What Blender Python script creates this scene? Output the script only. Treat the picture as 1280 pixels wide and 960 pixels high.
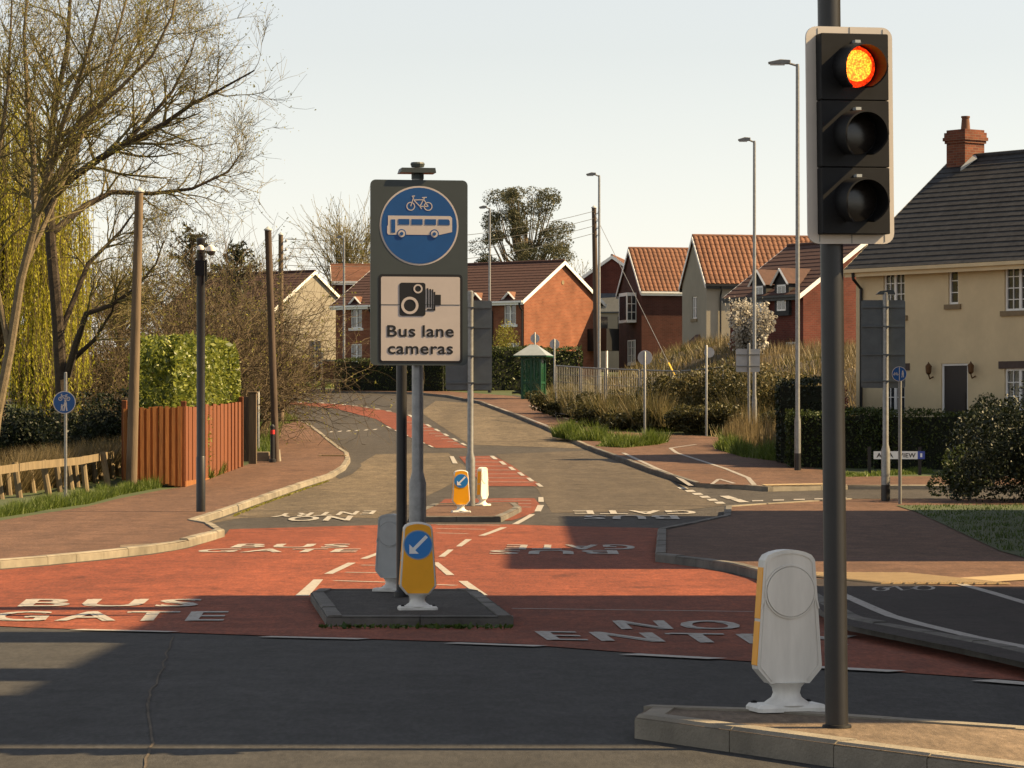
import bpy, bmesh, math, random
import numpy as np
from mathutils import Vector, Matrix

random.seed(7)
RNG = np.random.default_rng(11)
for _o in list(bpy.data.objects):
    bpy.data.objects.remove(_o)
scene = bpy.context.scene
COL = scene.collection
R = math.radians

# ------------------------------------------------------------------ camera
FPX, HORIZ, CAMZ = 4200.0, 532.0, 1.62        # focal length in photo pixels, horizon row, eye height
cd = bpy.data.cameras.new('camera')
cam = bpy.data.objects.new('camera', cd)
COL.objects.link(cam)
cam.location = (0, 0, CAMZ)
cam.rotation_euler = (R(90), 0, 0)
cd.sensor_width = 36.0
cd.lens = 36.0 * FPX / 1280.0
cd.shift_y = (HORIZ - 480.0) / 1280.0
cd.clip_start = 0.5
cd.clip_end = 6000
scene.camera = cam
scene.render.resolution_x = 1024
scene.render.resolution_y = 768

# ------------------------------------------------------------------ sky, sun, exposure
SUN_EL = 40.0
world = bpy.data.worlds.new('World')
scene.world = world
world.use_nodes = True
wn = world.node_tree
wn.nodes.clear()
sky = wn.nodes.new('ShaderNodeTexSky')
sky.sky_type = 'NISHITA'
sky.sun_disc = False
sky.sun_elevation = R(SUN_EL)
sky.sun_rotation = R(90)
sky.air_density = 1.25
sky.dust_density = 0.15
sky.ozone_density = 1.0
bg = wn.nodes.new('ShaderNodeBackground')
bg.inputs['Strength'].default_value = 0.055
wo = wn.nodes.new('ShaderNodeOutputWorld')
whs = wn.nodes.new('ShaderNodeHueSaturation')
whs.inputs['Saturation'].default_value = 0.36
wn.links.new(sky.outputs[0], whs.inputs['Color'])
wtint = wn.nodes.new('ShaderNodeVectorMath'); wtint.operation = 'MULTIPLY'
wtint.inputs[1].default_value = (1.03, 1.0, .985)          # thin warm haze over the whole sky
wn.links.new(whs.outputs[0], wtint.inputs[0])
wn.links.new(wtint.outputs[0], bg.inputs['Color'])
wn.links.new(bg.outputs[0], wo.inputs['Surface'])

sd = bpy.data.lights.new('sun', 'SUN')
sd.energy = 5.0
sd.angle = R(0.53)
sd.color = (1.0, 0.73, 0.39)
sun = bpy.data.objects.new('sun', sd)
COL.objects.link(sun)
sun.location = (60, 30, 60)
SUNV = Vector((math.cos(R(SUN_EL)), 0, math.sin(R(SUN_EL))))
sun.rotation_euler = SUNV.to_track_quat('Z', 'Y').to_euler()

vs = scene.view_settings
vs.view_transform = 'Standard'
vs.look = 'None'
vs.exposure = 1.42
vs.gamma = 1.0
vs.use_curve_mapping = False
scene.render.engine = 'CYCLES'
scene.cycles.max_bounces = 6
scene.cycles.transparent_max_bounces = 8

# ------------------------------------------------------------------ lay of the land
PROF = [(-60, 0), (0, 0), (16, 0), (20, -.02), (24, -.07), (30, -.19), (38, -.21), (46, -.2), (56, -.18), (64, -.13), (72, -.02), (80, .13),
        (90, .38), (102, .74), (113, 1.12), (125, 1.6), (137, 2.1), (150, 2.65), (165, 3.3), (182, 4.05), (200, 4.9), (230, 6.0),
        (260, 6.8), (330, 8.0), (400, 8.8), (700, 11), (3000, 20)]
PX_ = np.array([p[0] for p in PROF], float); PZ_ = np.array([p[1] for p in PROF], float)
def zr(y):
    return float(np.interp(y, PX_, PZ_))
def P(px, py, D):
    return Vector(((px - 640.0) * D / FPX, D, CAMZ + (HORIZ - py) * D / FPX))
def G(px, py, off=0.0):
    """the point of the ground (raised by off) seen at a photo pixel"""
    lo, hi = 6.0, 260.0
    for _ in range(50):
        m = .5 * (lo + hi)
        if HORIZ - FPX * (zr(m) + off - CAMZ) / m > py: lo = m
        else: hi = m
    return Vector(((px - 640.0) * lo / FPX, lo, zr(lo) + off))
def S(D): return FPX / D

# ------------------------------------------------------------------ materials
MATS = {}
def lin(r, g, b):
    f = lambda c: (c / 255 / 12.92) if c / 255 <= .04045 else ((c / 255 + .055) / 1.055) ** 2.4
    return (f(r), f(g), f(b))
KEEP = ('sign', 'bollard', 'arrow', 'lens', 'white_', 'plate', 'render_cream', 'pvc', 'black', 'glass', 'kiosk', 'guy', 'red_band', 'road_paint', 'grey_plastic')
ALB = .555
def kk_(name, c): return tuple(c) if name.startswith(KEEP) else tuple(v * ALB for v in c)
def mat(name, col, rough=.7, var=.0, vscale=4.0, col2=None, bump=0.0, bscale=30.0, metallic=0.0, spec=.4, stretch=(1, 1, 1), detail=5, emit=None, estr=0, grime=0.0):
    col = kk_(name, col); col2 = kk_(name, col2) if col2 else None
    m = bpy.data.materials.new(name); m.use_nodes = True
    nt = m.node_tree; b = nt.nodes['Principled BSDF']
    b.inputs['Roughness'].default_value = rough
    b.inputs['Metallic'].default_value = metallic
    b.inputs['Specular IOR Level'].default_value = spec
    b.inputs['Base Color'].default_value = (*col, 1)
    geo = nt.nodes.new('ShaderNodeNewGeometry')
    mp = nt.nodes.new('ShaderNodeMapping'); mp.inputs['Scale'].default_value = stretch
    nt.links.new(geo.outputs['Position'], mp.inputs['Vector'])
    if var or col2:
        n = nt.nodes.new('ShaderNodeTexNoise'); n.inputs['Scale'].default_value = vscale; n.inputs['Detail'].default_value = detail
        n.inputs['Roughness'].default_value = .65
        nt.links.new(mp.outputs[0], n.inputs['Vector'])
        r = nt.nodes.new('ShaderNodeValToRGB')
        if col2 is None:
            a = tuple(max(0, c * (1 - var)) for c in col); c2 = tuple(min(1, c * (1 + var)) for c in col)
        else: a, c2 = col, col2
        r.color_ramp.elements[0].position = .3; r.color_ramp.elements[0].color = (*a, 1)
        r.color_ramp.elements[1].position = .7; r.color_ramp.elements[1].color = (*c2, 1)
        nt.links.new(n.outputs['Fac'], r.inputs['Fac'])
        out = r.outputs['Color']
        if grime:
            n2 = nt.nodes.new('ShaderNodeTexNoise'); n2.inputs['Scale'].default_value = vscale * .23; n2.inputs['Detail'].default_value = 8
            nt.links.new(mp.outputs[0], n2.inputs['Vector'])
            r2 = nt.nodes.new('ShaderNodeMapRange'); r2.inputs['From Min'].default_value = .35; r2.inputs['From Max'].default_value = .7
            r2.inputs['To Min'].default_value = 1.0; r2.inputs['To Max'].default_value = 1.0 - grime
            nt.links.new(n2.outputs['Fac'], r2.inputs['Value'])
            mx = nt.nodes.new('ShaderNodeVectorMath'); mx.operation = 'SCALE'
            nt.links.new(out, mx.inputs[0]); nt.links.new(r2.outputs[0], mx.inputs['Scale']); out = mx.outputs[0]
        nt.links.new(out, b.inputs['Base Color'])
    if bump:
        nb = nt.nodes.new('ShaderNodeTexNoise'); nb.inputs['Scale'].default_value = bscale; nb.inputs['Detail'].default_value = 4
        nt.links.new(mp.outputs[0], nb.inputs['Vector'])
        bp = nt.nodes.new('ShaderNodeBump'); bp.inputs['Strength'].default_value = bump; bp.inputs['Distance'].default_value = .02
        nt.links.new(nb.outputs['Fac'], bp.inputs['Height']); nt.links.new(bp.outputs[0], b.inputs['Normal'])
    if emit:
        b.inputs['Emission Color'].default_value = (*emit, 1); b.inputs['Emission Strength'].default_value = estr
    MATS[name] = m
    return m
def leafmat(name, c1, c2, trans=.35, rough=.5, spec=.3):
    c1, c2 = kk_(name, c1), kk_(name, c2)
    m = bpy.data.materials.new(name); m.use_nodes = True
    nt = m.node_tree; b = nt.nodes['Principled BSDF']
    b.inputs['Roughness'].default_value = rough; b.inputs['Specular IOR Level'].default_value = spec
    at = nt.nodes.new('ShaderNodeAttribute'); at.attribute_name = 'tint'
    r = nt.nodes.new('ShaderNodeValToRGB')
    r.color_ramp.elements[0].color = (*c1, 1); r.color_ramp.elements[1].color = (*c2, 1)
    nt.links.new(at.outputs['Fac'], r.inputs['Fac']); nt.links.new(r.outputs['Color'], b.inputs['Base Color'])
    if trans:
        t = nt.nodes.new('ShaderNodeBsdfTranslucent'); nt.links.new(r.outputs['Color'], t.inputs['Color'])
        mx = nt.nodes.new('ShaderNodeMixShader'); mx.inputs[0].default_value = trans
        nt.links.new(b.outputs[0], mx.inputs[1]); nt.links.new(t.outputs[0], mx.inputs[2])
        nt.links.new(mx.outputs[0], nt.nodes['Material Output'].inputs['Surface'])
    MATS[name] = m
    return m
def roadmat(name, col, var=.25, crack=0.0, tar=None):
    """bitumen surfacing: stone grain, mottled patches, wheel polish, a little relief"""
    col = kk_(name, col)
    m = bpy.data.materials.new(name); m.use_nodes = True
    nt = m.node_tree; L = nt.links.new; b = nt.nodes['Principled BSDF']
    b.inputs['Roughness'].default_value = .88; b.inputs['Specular IOR Level'].default_value = .25
    geo = nt.nodes.new('ShaderNodeNewGeometry')
    def noise(scale, detail=4, st=None):
        n = nt.nodes.new('ShaderNodeTexNoise'); n.inputs['Scale'].default_value = scale; n.inputs['Detail'].default_value = detail
        if st:
            mp = nt.nodes.new('ShaderNodeMapping'); mp.inputs['Scale'].default_value = st
            L(geo.outputs['Position'], mp.inputs['Vector']); L(mp.outputs[0], n.inputs['Vector'])
        else: L(geo.outputs['Position'], n.inputs['Vector'])
        return n.outputs['Fac']
    def rng(src, a, c, lo, hi):
        r = nt.nodes.new('ShaderNodeMapRange'); r.inputs['From Min'].default_value = a; r.inputs['From Max'].default_value = c
        r.inputs['To Min'].default_value = lo; r.inputs['To Max'].default_value = hi; L(src, r.inputs['Value']); return r.outputs[0]
    def mul(a, c):
        k = nt.nodes.new('ShaderNodeMath'); k.operation = 'MULTIPLY'; L(a, k.inputs[0]); L(c, k.inputs[1]); return k.outputs[0]
    grain = mul(rng(noise(90, 3), .3, .7, 1 - var, 1 + var), rng(noise(30, 4), .3, .7, 1 - var * .9, 1 + var * .9))
    patch = rng(noise(.9, 6), .3, .7, 1 - var * .6, 1 + var * .6)
    streak = rng(noise(1.6, 5, (1.0, .12, 1)), .35, .7, 1.06, 1 - var * .5)
    blot = rng(noise(5.5, 7, (1, .45, 1)), .34, .66, 1 - var * .8, 1 + var * .8)
    spot = rng(noise(2.3, 8, (1, .3, 1)), .62, .72, 1.0, 1 - var * 1.3)
    track = rng(noise(.55, 3, (1.0, .03, 1)), .38, .62, 1 - var * .55, 1 + var * .4)
    coarse = rng(noise(34, 5, (1, .16, 1)), .3, .7, 1 - var * 1.1, 1 + var * 1.1)
    k = mul(mul(mul(mul(grain, patch), streak), mul(mul(blot, spot), track)), coarse)
    v = nt.nodes.new('ShaderNodeVectorMath'); v.operation = 'SCALE'
    v.inputs[0].default_value = col; L(k, v.inputs['Scale'])
    L(v.outputs[0], b.inputs['Base Color'])
    bp = nt.nodes.new('ShaderNodeBump'); bp.inputs['Strength'].default_value = .5; bp.inputs['Distance'].default_value = .012
    L(noise(120, 2), bp.inputs['Height']); L(bp.outputs[0], b.inputs['Normal'])
    MATS[name] = m
    return m
def brickmat(name, c1, c2, mortar, uscale=1.0):
    c1, c2, mortar = kk_(name, c1), kk_(name, c2), kk_(name, mortar)
    m = bpy.data.materials.new(name); m.use_nodes = True
    nt = m.node_tree; L = nt.links.new; b = nt.nodes['Principled BSDF']; b.inputs['Roughness'].default_value = .85
    b.inputs['Specular IOR Level'].default_value = .2
    tc = nt.nodes.new('ShaderNodeTexCoord'); sx = nt.nodes.new('ShaderNodeSeparateXYZ'); L(tc.outputs['Object'], sx.inputs[0])
    ad = nt.nodes.new('ShaderNodeMath'); ad.operation = 'ADD'; L(sx.outputs[0], ad.inputs[0]); L(sx.outputs[1], ad.inputs[1])
    cx = nt.nodes.new('ShaderNodeCombineXYZ'); L(ad.outputs[0], cx.inputs[0]); L(sx.outputs[2], cx.inputs[1])
    bt = nt.nodes.new('ShaderNodeTexBrick'); L(cx.outputs[0], bt.inputs['Vector'])
    bt.inputs['Color1'].default_value = (*c1, 1); bt.inputs['Color2'].default_value = (*c2, 1); bt.inputs['Mortar'].default_value = (*mortar, 1)
    bt.inputs['Scale'].default_value = 1.0 * uscale
    bt.inputs['Brick Width'].default_value = .225; bt.inputs['Row Height'].default_value = .075; bt.inputs['Mortar Size'].default_value = .008
    n = nt.nodes.new('ShaderNodeTexNoise'); n.inputs['Scale'].default_value = 1.3; n.inputs['Detail'].default_value = 6; L(tc.outputs['Object'], n.inputs['Vector'])
    r = nt.nodes.new('ShaderNodeMapRange'); r.inputs['From Min'].default_value = .3; r.inputs['From Max'].default_value = .7
    r.inputs['To Min'].default_value = .78; r.inputs['To Max'].default_value = 1.2; L(n.outputs['Fac'], r.inputs['Value'])
    v = nt.nodes.new('ShaderNodeVectorMath'); v.operation = 'SCALE'; L(bt.outputs['Color'], v.inputs[0]); L(r.outputs[0], v.inputs['Scale'])
    L(v.outputs[0], b.inputs['Base Color'])
    bp = nt.nodes.new('ShaderNodeBump'); bp.inputs['Strength'].default_value = .3; bp.inputs['Distance'].default_value = .01; bp.invert = True
    L(bt.outputs['Fac'], bp.inputs['Height']); L(bp.outputs[0], b.inputs['Normal'])
    MATS[name] = m
    return m

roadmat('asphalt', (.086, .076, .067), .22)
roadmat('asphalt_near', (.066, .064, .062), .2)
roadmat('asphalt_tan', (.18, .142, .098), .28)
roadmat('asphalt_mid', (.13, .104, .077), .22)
roadmat('red_surface', (.30, .078, .037), .24)
roadmat('red_hatch', (.27, .075, .04), .2)
roadmat('pavement', (.18, .10, .066), .22)
roadmat('pavement_pale', (.27, .20, .14), .2)
roadmat('cycle_track', (.058, .046, .042), .2)
def paintmat(name, col, worn):
    m = mat(name, col, .6, spec=.3)
    nt = m.node_tree; b = nt.nodes['Principled BSDF']; L = nt.links.new
    geo = nt.nodes.new('ShaderNodeNewGeometry')
    n = nt.nodes.new('ShaderNodeTexNoise'); n.inputs['Scale'].default_value = 14; n.inputs['Detail'].default_value = 8; n.inputs['Roughness'].default_value = .75
    L(geo.outputs['Position'], n.inputs['Vector'])
    r = nt.nodes.new('ShaderNodeValToRGB'); r.color_ramp.elements[0].position = .36; r.color_ramp.elements[1].position = .5
    r.color_ramp.elements[0].color = (*worn, 1); r.color_ramp.elements[1].color = (*col, 1)
    L(n.outputs['Fac'], r.inputs['Fac']); L(r.outputs['Color'], b.inputs['Base Color'])
paintmat('road_paint', (.33, .31, .275), (.17, .13, .10))
paintmat('road_paint_old', (.27, .25, .225), (.10, .075, .06))
mat('kerb_concrete', (.42, .37, .29), .9, .25, 3, bump=.4, bscale=60, grime=.35)
mat('kerb_dark', (.24, .225, .2), .9, .3, 3, bump=.4, bscale=60, grime=.4)
mat('tactile_buff', (.55, .40, .22), .85, .12, 5)
mat('soil', (.10, .075, .045), .95, .35, 2)
mat('ground_green', (.055, .09, .022), .95, 0, .9, col2=(.10, .12, .045), bump=.5, bscale=8)
leafmat('grass_leaf', (.08, .14, .018), (.26, .33, .06), .35)
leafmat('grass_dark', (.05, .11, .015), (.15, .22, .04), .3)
leafmat('dry_grass', (.18, .14, .06), (.40, .30, .15), .3)
leafmat('laurel_leaf', (.07, .12, .015), (.50, .54, .09), .35, .45, .4)
leafmat('hedge_leaf', (.03, .052, .013), (.11, .15, .03), .25)
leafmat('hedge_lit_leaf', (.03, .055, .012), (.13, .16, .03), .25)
leafmat('ivy_leaf', (.012, .022, .008), (.045, .06, .02), .15)
leafmat('willow_leaf', (.50, .50, .035), (.90, .82, .10), .5)
leafmat('euca_leaf', (.08, .095, .05), (.25, .235, .13), .35)
leafmat('conifer_leaf', (.03, .042, .018), (.14, .14, .055), .25)
leafmat('bramble_leaf', (.035, .042, .014), (.19, .165, .05), .3)
leafmat('weed_leaf', (.09, .10, .03), (.34, .26, .11), .3)
leafmat('blossom', (.62, .56, .46), (.88, .84, .74), .3)
leafmat('red_shrub_leaf', (.22, .03, .03), (.55, .10, .08), .25)
leafmat('yellow_flower', (.35, .28, .03), (.75, .58, .06), .25)
leafmat('bud_leaf', (.24, .24, .04), (.50, .46, .08), .4)
mat('bark_pale', (.26, .20, .12), .9, .35, 9, bump=.5, bscale=40)
mat('bark_dark', (.085, .062, .042), .95, .35, 9, bump=.5, bscale=40)
mat('twig', (.15, .12, .045), .9, 0, 5, col2=(.29, .24, .09))
mat('twig_brown', (.06, .042, .026), .9, 0, 1.6, col2=(.21, .15, .075))
mat('pole_wood', (.23, .165, .105), .9, .3, 8, bump=.4, bscale=25, stretch=(1, 1, .12))
mat('pole_wood_dark', (.13, .09, .065), .9, .3, 8, bump=.4, bscale=25, stretch=(1, 1, .12))
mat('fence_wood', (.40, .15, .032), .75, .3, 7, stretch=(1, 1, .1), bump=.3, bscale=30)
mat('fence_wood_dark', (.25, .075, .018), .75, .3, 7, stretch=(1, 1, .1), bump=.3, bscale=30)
mat('rail_wood', (.30, .225, .13), .9, .3, 9, stretch=(1, 1, .2), bump=.4, bscale=30)
mat('galvanised', (.40, .40, .39), .45, .2, 12, metallic=.55, spec=.5)
mat('pole_grey', (.30, .30, .29), .5, .15, 6, metallic=.2)
mat('black_paint', (.012, .012, .013), .42, .2, 8, spec=.5)
mat('black_plastic', (.009, .009, .010), .6, .3, 9, spec=.22, grime=.3)
mat('black_band', (.01, .01, .01), .6)
mat('white_plastic', (.68, .66, .61), .45, .12, 9, grime=.28, stretch=(1, 1, .16))
mat('white_board', (.52, .47, .42), .5, .06, 3)
mat('grey_plastic', (.34, .36, .36), .5, .1, 4)
mat('sign_grey', (.055, .066, .066), .5, .06, 5)
mat('sign_back', (.10, .115, .12), .55, .15, 4)
mat('sign_back_pale', (.42, .42, .42), .5, .1, 5)
mat('sign_white', (.58, .50, .45), .45, .04, 6)
mat('sign_blue', (.008, .075, .25), .4, .08, 5)
mat('sign_black', (.012, .011, .012), .5)
mat('bollard_yellow', (.92, .40, .006), .4, .06, 4, emit=(.8, .36, .01), estr=.0)
mat('bollard_orange', (.85, .36, .01), .4, .05, 4)
mat('bollard_blue', (.02, .20, .55), .35)
mat('arrow_white', (.82, .82, .80), .4)
mat('lens_dark', (.02, .016, .014), .25, spec=.6)
mat('lens_red', (.6, .03, .01), .3, emit=(1.0, .04, .004), estr=.55)
mat('lens_red_core', (.8, .2, .02), .3, emit=(1.0, .24, .014), estr=1.25)
mat('render_cream', (.60, .485, .30), .9, .08, 1.2, grime=.12)
mat('render_beige', (.50, .45, .35), .9, .08, 1.2, grime=.12)
mat('render_tan', (.40, .36, .29), .9, .08, 1.0, grime=.12)
mat('stone_sill', (.36, .27, .16), .9, .15, 5)
mat('lintel_brown', (.13, .09, .075), .8, .15, 5)
brickmat('brick_orange', (.38, .13, .068), (.30, .095, .05), (.34, .2, .13))
brickmat('brick_dark_shaded', (.13, .045, .032), (.10, .034, .025), (.12, .07, .055))  # dark red brick; shade on the house front is also put into it
brickmat('brick_red', (.19, .05, .034), (.14, .036, .027), (.17, .09, .07))
brickmat('brick_chimney', (.30, .095, .05), (.17, .055, .035), (.24, .16, .11))
mat('pantile', (.26, .108, .056), .8, .28, 5, grime=.25)
mat('roof_brown', (.10, .045, .035), .85, .25, 6)
mat('roof_slate', (.05, .05, .052), .7, .45, 5, spec=.3, grime=.3)
mat('roof_grey', (.12, .13, .14), .6, .2, 6)
mat('pvc_white', (.74, .73, .70), .4)
mat('gutter_black', (.015, .015, .016), .45)
mat('glass_dark', (.03, .034, .038), .06, .5, 1.5, spec=.9)
mat('curtain', (.32, .29, .24), .8, .5, 3)
mat('door_dark', (.05, .038, .032), .5)
mat('door_pale', (.5, .52, .54), .5)
mat('kiosk_green', (.006, .055, .026), .45, .15, 4)
mat('kiosk_roof', (.22, .25, .27), .4, .1, 3)
mat('steel_mesh', (.42, .40, .37), .5, .2, 4, metallic=.4)
mat('brass', (.2, .1, .04), .5, metallic=.5)
mat('wire_black', (.02, .02, .02), .6)
mat('guy_yellow', (.75, .48, .05), .6)
mat('red_band', (.5, .03, .03), .5)
mat('plate_white', (.74, .74, .72), .5)
mat('plate_blue', (.05, .08, .35), .5)
mat('wall_block', (.35, .27, .19), .9, .25, 4)
def lit_dots(name):
    # the small bright points of a lamp lens
    m = MATS[name]; nt = m.node_tree; b = nt.nodes['Principled BSDF']; L = nt.links.new
    g = nt.nodes.new('ShaderNodeNewGeometry'); v = nt.nodes.new('ShaderNodeTexVoronoi'); v.inputs['Scale'].default_value = 95
    L(g.outputs['Position'], v.inputs['Vector'])
    r = nt.nodes.new('ShaderNodeMapRange'); r.inputs['From Min'].default_value = .1; r.inputs['From Max'].default_value = .75
    s0 = b.inputs['Emission Strength'].default_value
    r.inputs['To Min'].default_value = s0 * 1.5; r.inputs['To Max'].default_value = s0 * .35
    L(v.outputs['Distance'], r.inputs['Value']); L(r.outputs[0], b.inputs['Emission Strength'])
lit_dots('lens_red_core'); lit_dots('lens_red')
def glassmat():
    m = bpy.data.materials.new('clear_panel'); m.use_nodes = True
    b = m.node_tree.nodes['Principled BSDF']
    b.inputs['Base Color'].default_value = (.02, .10, .05, 1); b.inputs['Roughness'].default_value = .12
    b.inputs['Alpha'].default_value = .32
    MATS['clear_panel'] = m
glassmat()

# ------------------------------------------------------------------ mesh helpers
class MB:
    """collects simple solids; build() links them as ONE mesh object"""
    def __init__(s): s.v = []; s.f = []
    def add(s, vs, fs):
        n = len(s.v); s.v += [tuple(v) for v in vs]; s.f += [tuple(i + n for i in f) for f in fs]; return s
    def box(s, x0, x1, y0, y1, z0, z1):
        return s.add([(x0, y0, z0), (x1, y0, z0), (x1, y1, z0), (x0, y1, z0), (x0, y0, z1), (x1, y0, z1), (x1, y1, z1), (x0, y1, z1)],
                     [(0, 3, 2, 1), (4, 5, 6, 7), (0, 1, 5, 4), (1, 2, 6, 5), (2, 3, 7, 6), (3, 0, 4, 7)])
    def bbox(s, x0, x1, y0, y1, z0, z1, b=.01):
        """box with its edges along z and its top chamfered"""
        o = [(x0 + b, y0), (x1 - b, y0), (x1, y0 + b), (x1, y1 - b), (x1 - b, y1), (x0 + b, y1), (x0, y1 - b), (x0, y0 + b)]
        i = [(min(max(x, x0 + b), x1 - b), min(max(y, y0 + b), y1 - b)) for x, y in o]
        n = len(s.v); 
        for z, ring in ((z0, o), (z1 - b, o), (z1, i)): s.v += [(x, y, z) for x, y in ring]
        for r in range(2):
            for k in range(8): s.f.append((n + r * 8 + k, n + r * 8 + (k + 1) % 8, n + r * 8 + 8 + (k + 1) % 8, n + r * 8 + 8 + k))
        s.f.append(tuple(n + 16 + k for k in range(8))); s.f.append(tuple(n + 7 - k for k in range(8)))
        return s
    def tube(s, pts, rad, n=8, cap=True):
        pts = [Vector(p) for p in pts]
        if not hasattr(rad, '__len__'): rad = [rad] * len(pts)
        base = len(s.v); ref = None
        for i, p in enumerate(pts):
            t = (pts[min(i + 1, len(pts) - 1)] - pts[max(i - 1, 0)])
            if t.length < 1e-9: t = Vector((0, 0, 1))
            t.normalize()
            if ref is None: ref = Vector((1, 0, 0)) if abs(t.x) < .9 else Vector((0, 1, 0))
            a = (ref - t * ref.dot(t)).normalized(); b = t.cross(a); ref = a
            for k in range(n):
                w = 2 * math.pi * k / n
                q = p + (a * math.cos(w) + b * math.sin(w)) * rad[i]
                s.v.append((q.x, q.y, q.z))
        for i in range(len(pts) - 1):
            for k in range(n):
                s.f.append((base + i * n + k, base + i * n + (k + 1) % n, base + (i + 1) * n + (k + 1) % n, base + (i + 1) * n + k))
        if cap and n > 2:
            s.f.append(tuple(base + n - 1 - k for k in range(n))); e = base + (len(pts) - 1) * n
            s.f.append(tuple(e + k for k in range(n)))
        return s
    def lathe(s, prof, n=16, c=(0, 0)):
        base = len(s.v)
        for r, z in prof:
            for k in range(n):
                w = 2 * math.pi * k / n; s.v.append((c[0] + r * math.cos(w), c[1] + r * math.sin(w), z))
        for i in range(len(prof) - 1):
            for k in range(n): s.f.append((base + i * n + k, base + i * n + (k + 1) % n, base + (i + 1) * n + (k + 1) % n, base + (i + 1) * n + k))
        s.f.append(tuple(base + n - 1 - k for k in range(n))); e = base + (len(prof) - 1) * n
        s.f.append(tuple(e + k for k in range(n)))
        return s
    def plate(s, poly, y0, y1, bevel=0.0):
        """outline in x,z extruded from y0 (front) to y1; optional bevel of the front edge"""
        n = len(poly); base = len(s.v)
        cx = sum(p[0] for p in poly) / n; cz = sum(p[1] for p in poly) / n
        if bevel:
            def shrink(p):
                dx, dz = p[0] - cx, p[1] - cz; l = math.hypot(dx, dz) or 1; return (p[0] - dx / l * bevel, p[1] - dz / l * bevel)
            rings = [([shrink(p) for p in poly], y0), (poly, y0 + bevel), (poly, y1)]
        else: rings = [(poly, y0), (poly, y1)]
        for ring, y in rings: s.v += [(x, y, z) for x, z in ring]
        for r in range(len(rings) - 1):
            for k in range(n): s.f.append((base + r * n + k, base + (r + 1) * n + k, base + (r + 1) * n + (k + 1) % n, base + r * n + (k + 1) % n))
        s.f.append(tuple(base + k for k in range(n))); e = base + (len(rings) - 1) * n
        s.f.append(tuple(e + n - 1 - k for k in range(n)))
        return s
    def mesh(s, name):
        me = bpy.data.meshes.new(name); me.from_pydata(s.v, [], s.f); me.update(); return me
    def build(s, name, m, parent=None, smooth=False, fix=True):
        me = s.mesh(name)
        if fix:
            bm = bmesh.new(); bm.from_mesh(me); bmesh.ops.recalc_face_normals(bm, faces=bm.faces[:]); bm.to_mesh(me); bm.free()
        return link(name, me, m, parent, smooth)
def link(name, me, m, parent=None, smooth=False):
    o = bpy.data.objects.new(name, me); COL.objects.link(o)
    if m and not me.materials: me.materials.append(MATS[m])
    if parent: o.parent = parent
    if smooth:
        me.polygons.foreach_set('use_smooth', [True] * len(me.polygons))
        try:
            me.set_sharp_from_angle(angle=R(38))
        except Exception: pass
    return o
def tag(o, label, cat, group=None, kind=None):
    if label: o['label'] = label
    if cat: o['category'] = cat
    if group: o['group'] = group
    if kind: o['kind'] = kind
    return o
def thing(name, label, cat, loc=(0, 0, 0), rotz=0, group=None):
    o = bpy.data.objects.new(name, None); COL.objects.link(o); o.empty_display_size = .2
    o.location = loc; o.rotation_euler = (0, 0, rotz)
    return tag(o, label, cat, group)
def quads(name, V, m, parent=None, tint=None, per=4):
    """numpy array of separate faces with `per` corners each -> one mesh object with a per-face tint"""
    V = np.asarray(V, np.float32).reshape(-1, 3); n = len(V); nf = n // per
    me = bpy.data.meshes.new(name)
    me.vertices.add(n); me.vertices.foreach_set('co', V.ravel())
    me.loops.add(n); me.loops.foreach_set('vertex_index', np.arange(n, dtype=np.int32))
    me.polygons.add(nf); me.polygons.foreach_set('loop_start', np.arange(0, n, per, dtype=np.int32))
    try: me.polygons.foreach_set('loop_total', np.full(nf, per, np.int32))
    except Exception: pass
    at = me.attributes.new('tint', 'FLOAT', 'POINT')
    t = RNG.random(nf) if tint is None else np.asarray(tint)
    at.data.foreach_set('value', np.repeat(t, per).astype(np.float32))
    me.update(calc_edges=True); me.validate()
    return link(name, me, m, parent)
def unit(n):
    v = RNG.normal(size=(n, 3)); return v / np.linalg.norm(v, axis=1, keepdims=True)
def leaves(C, size, aspect=.45, up=None, jitter=.35):
    """a pointed leaf (rhombus) at each centre; up: optional preferred long axis"""
    C = np.asarray(C); n = len(C)
    a = unit(n)
    if up is not None: a = a * .55 + np.asarray(up); a /= np.linalg.norm(a, axis=1, keepdims=True)
    b = np.cross(a, unit(n)); b /= np.linalg.norm(b, axis=1, keepdims=True) + 1e-9
    s = size * (1 + jitter * RNG.normal(size=(n, 1))).clip(.4, 2)
    a = a * s * .5; b = b * s * .5 * aspect
    return np.stack([C - a, C + b - a * .1, C + a, C - b - a * .1], 1).reshape(-1, 3)
def blob_pts(n, c, r, hollow=.5, flat=0):
    d = unit(n); rad = (hollow + (1 - hollow) * RNG.random((n, 1)) ** .5)
    return np.asarray(c) + d * rad * np.asarray(r)
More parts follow.
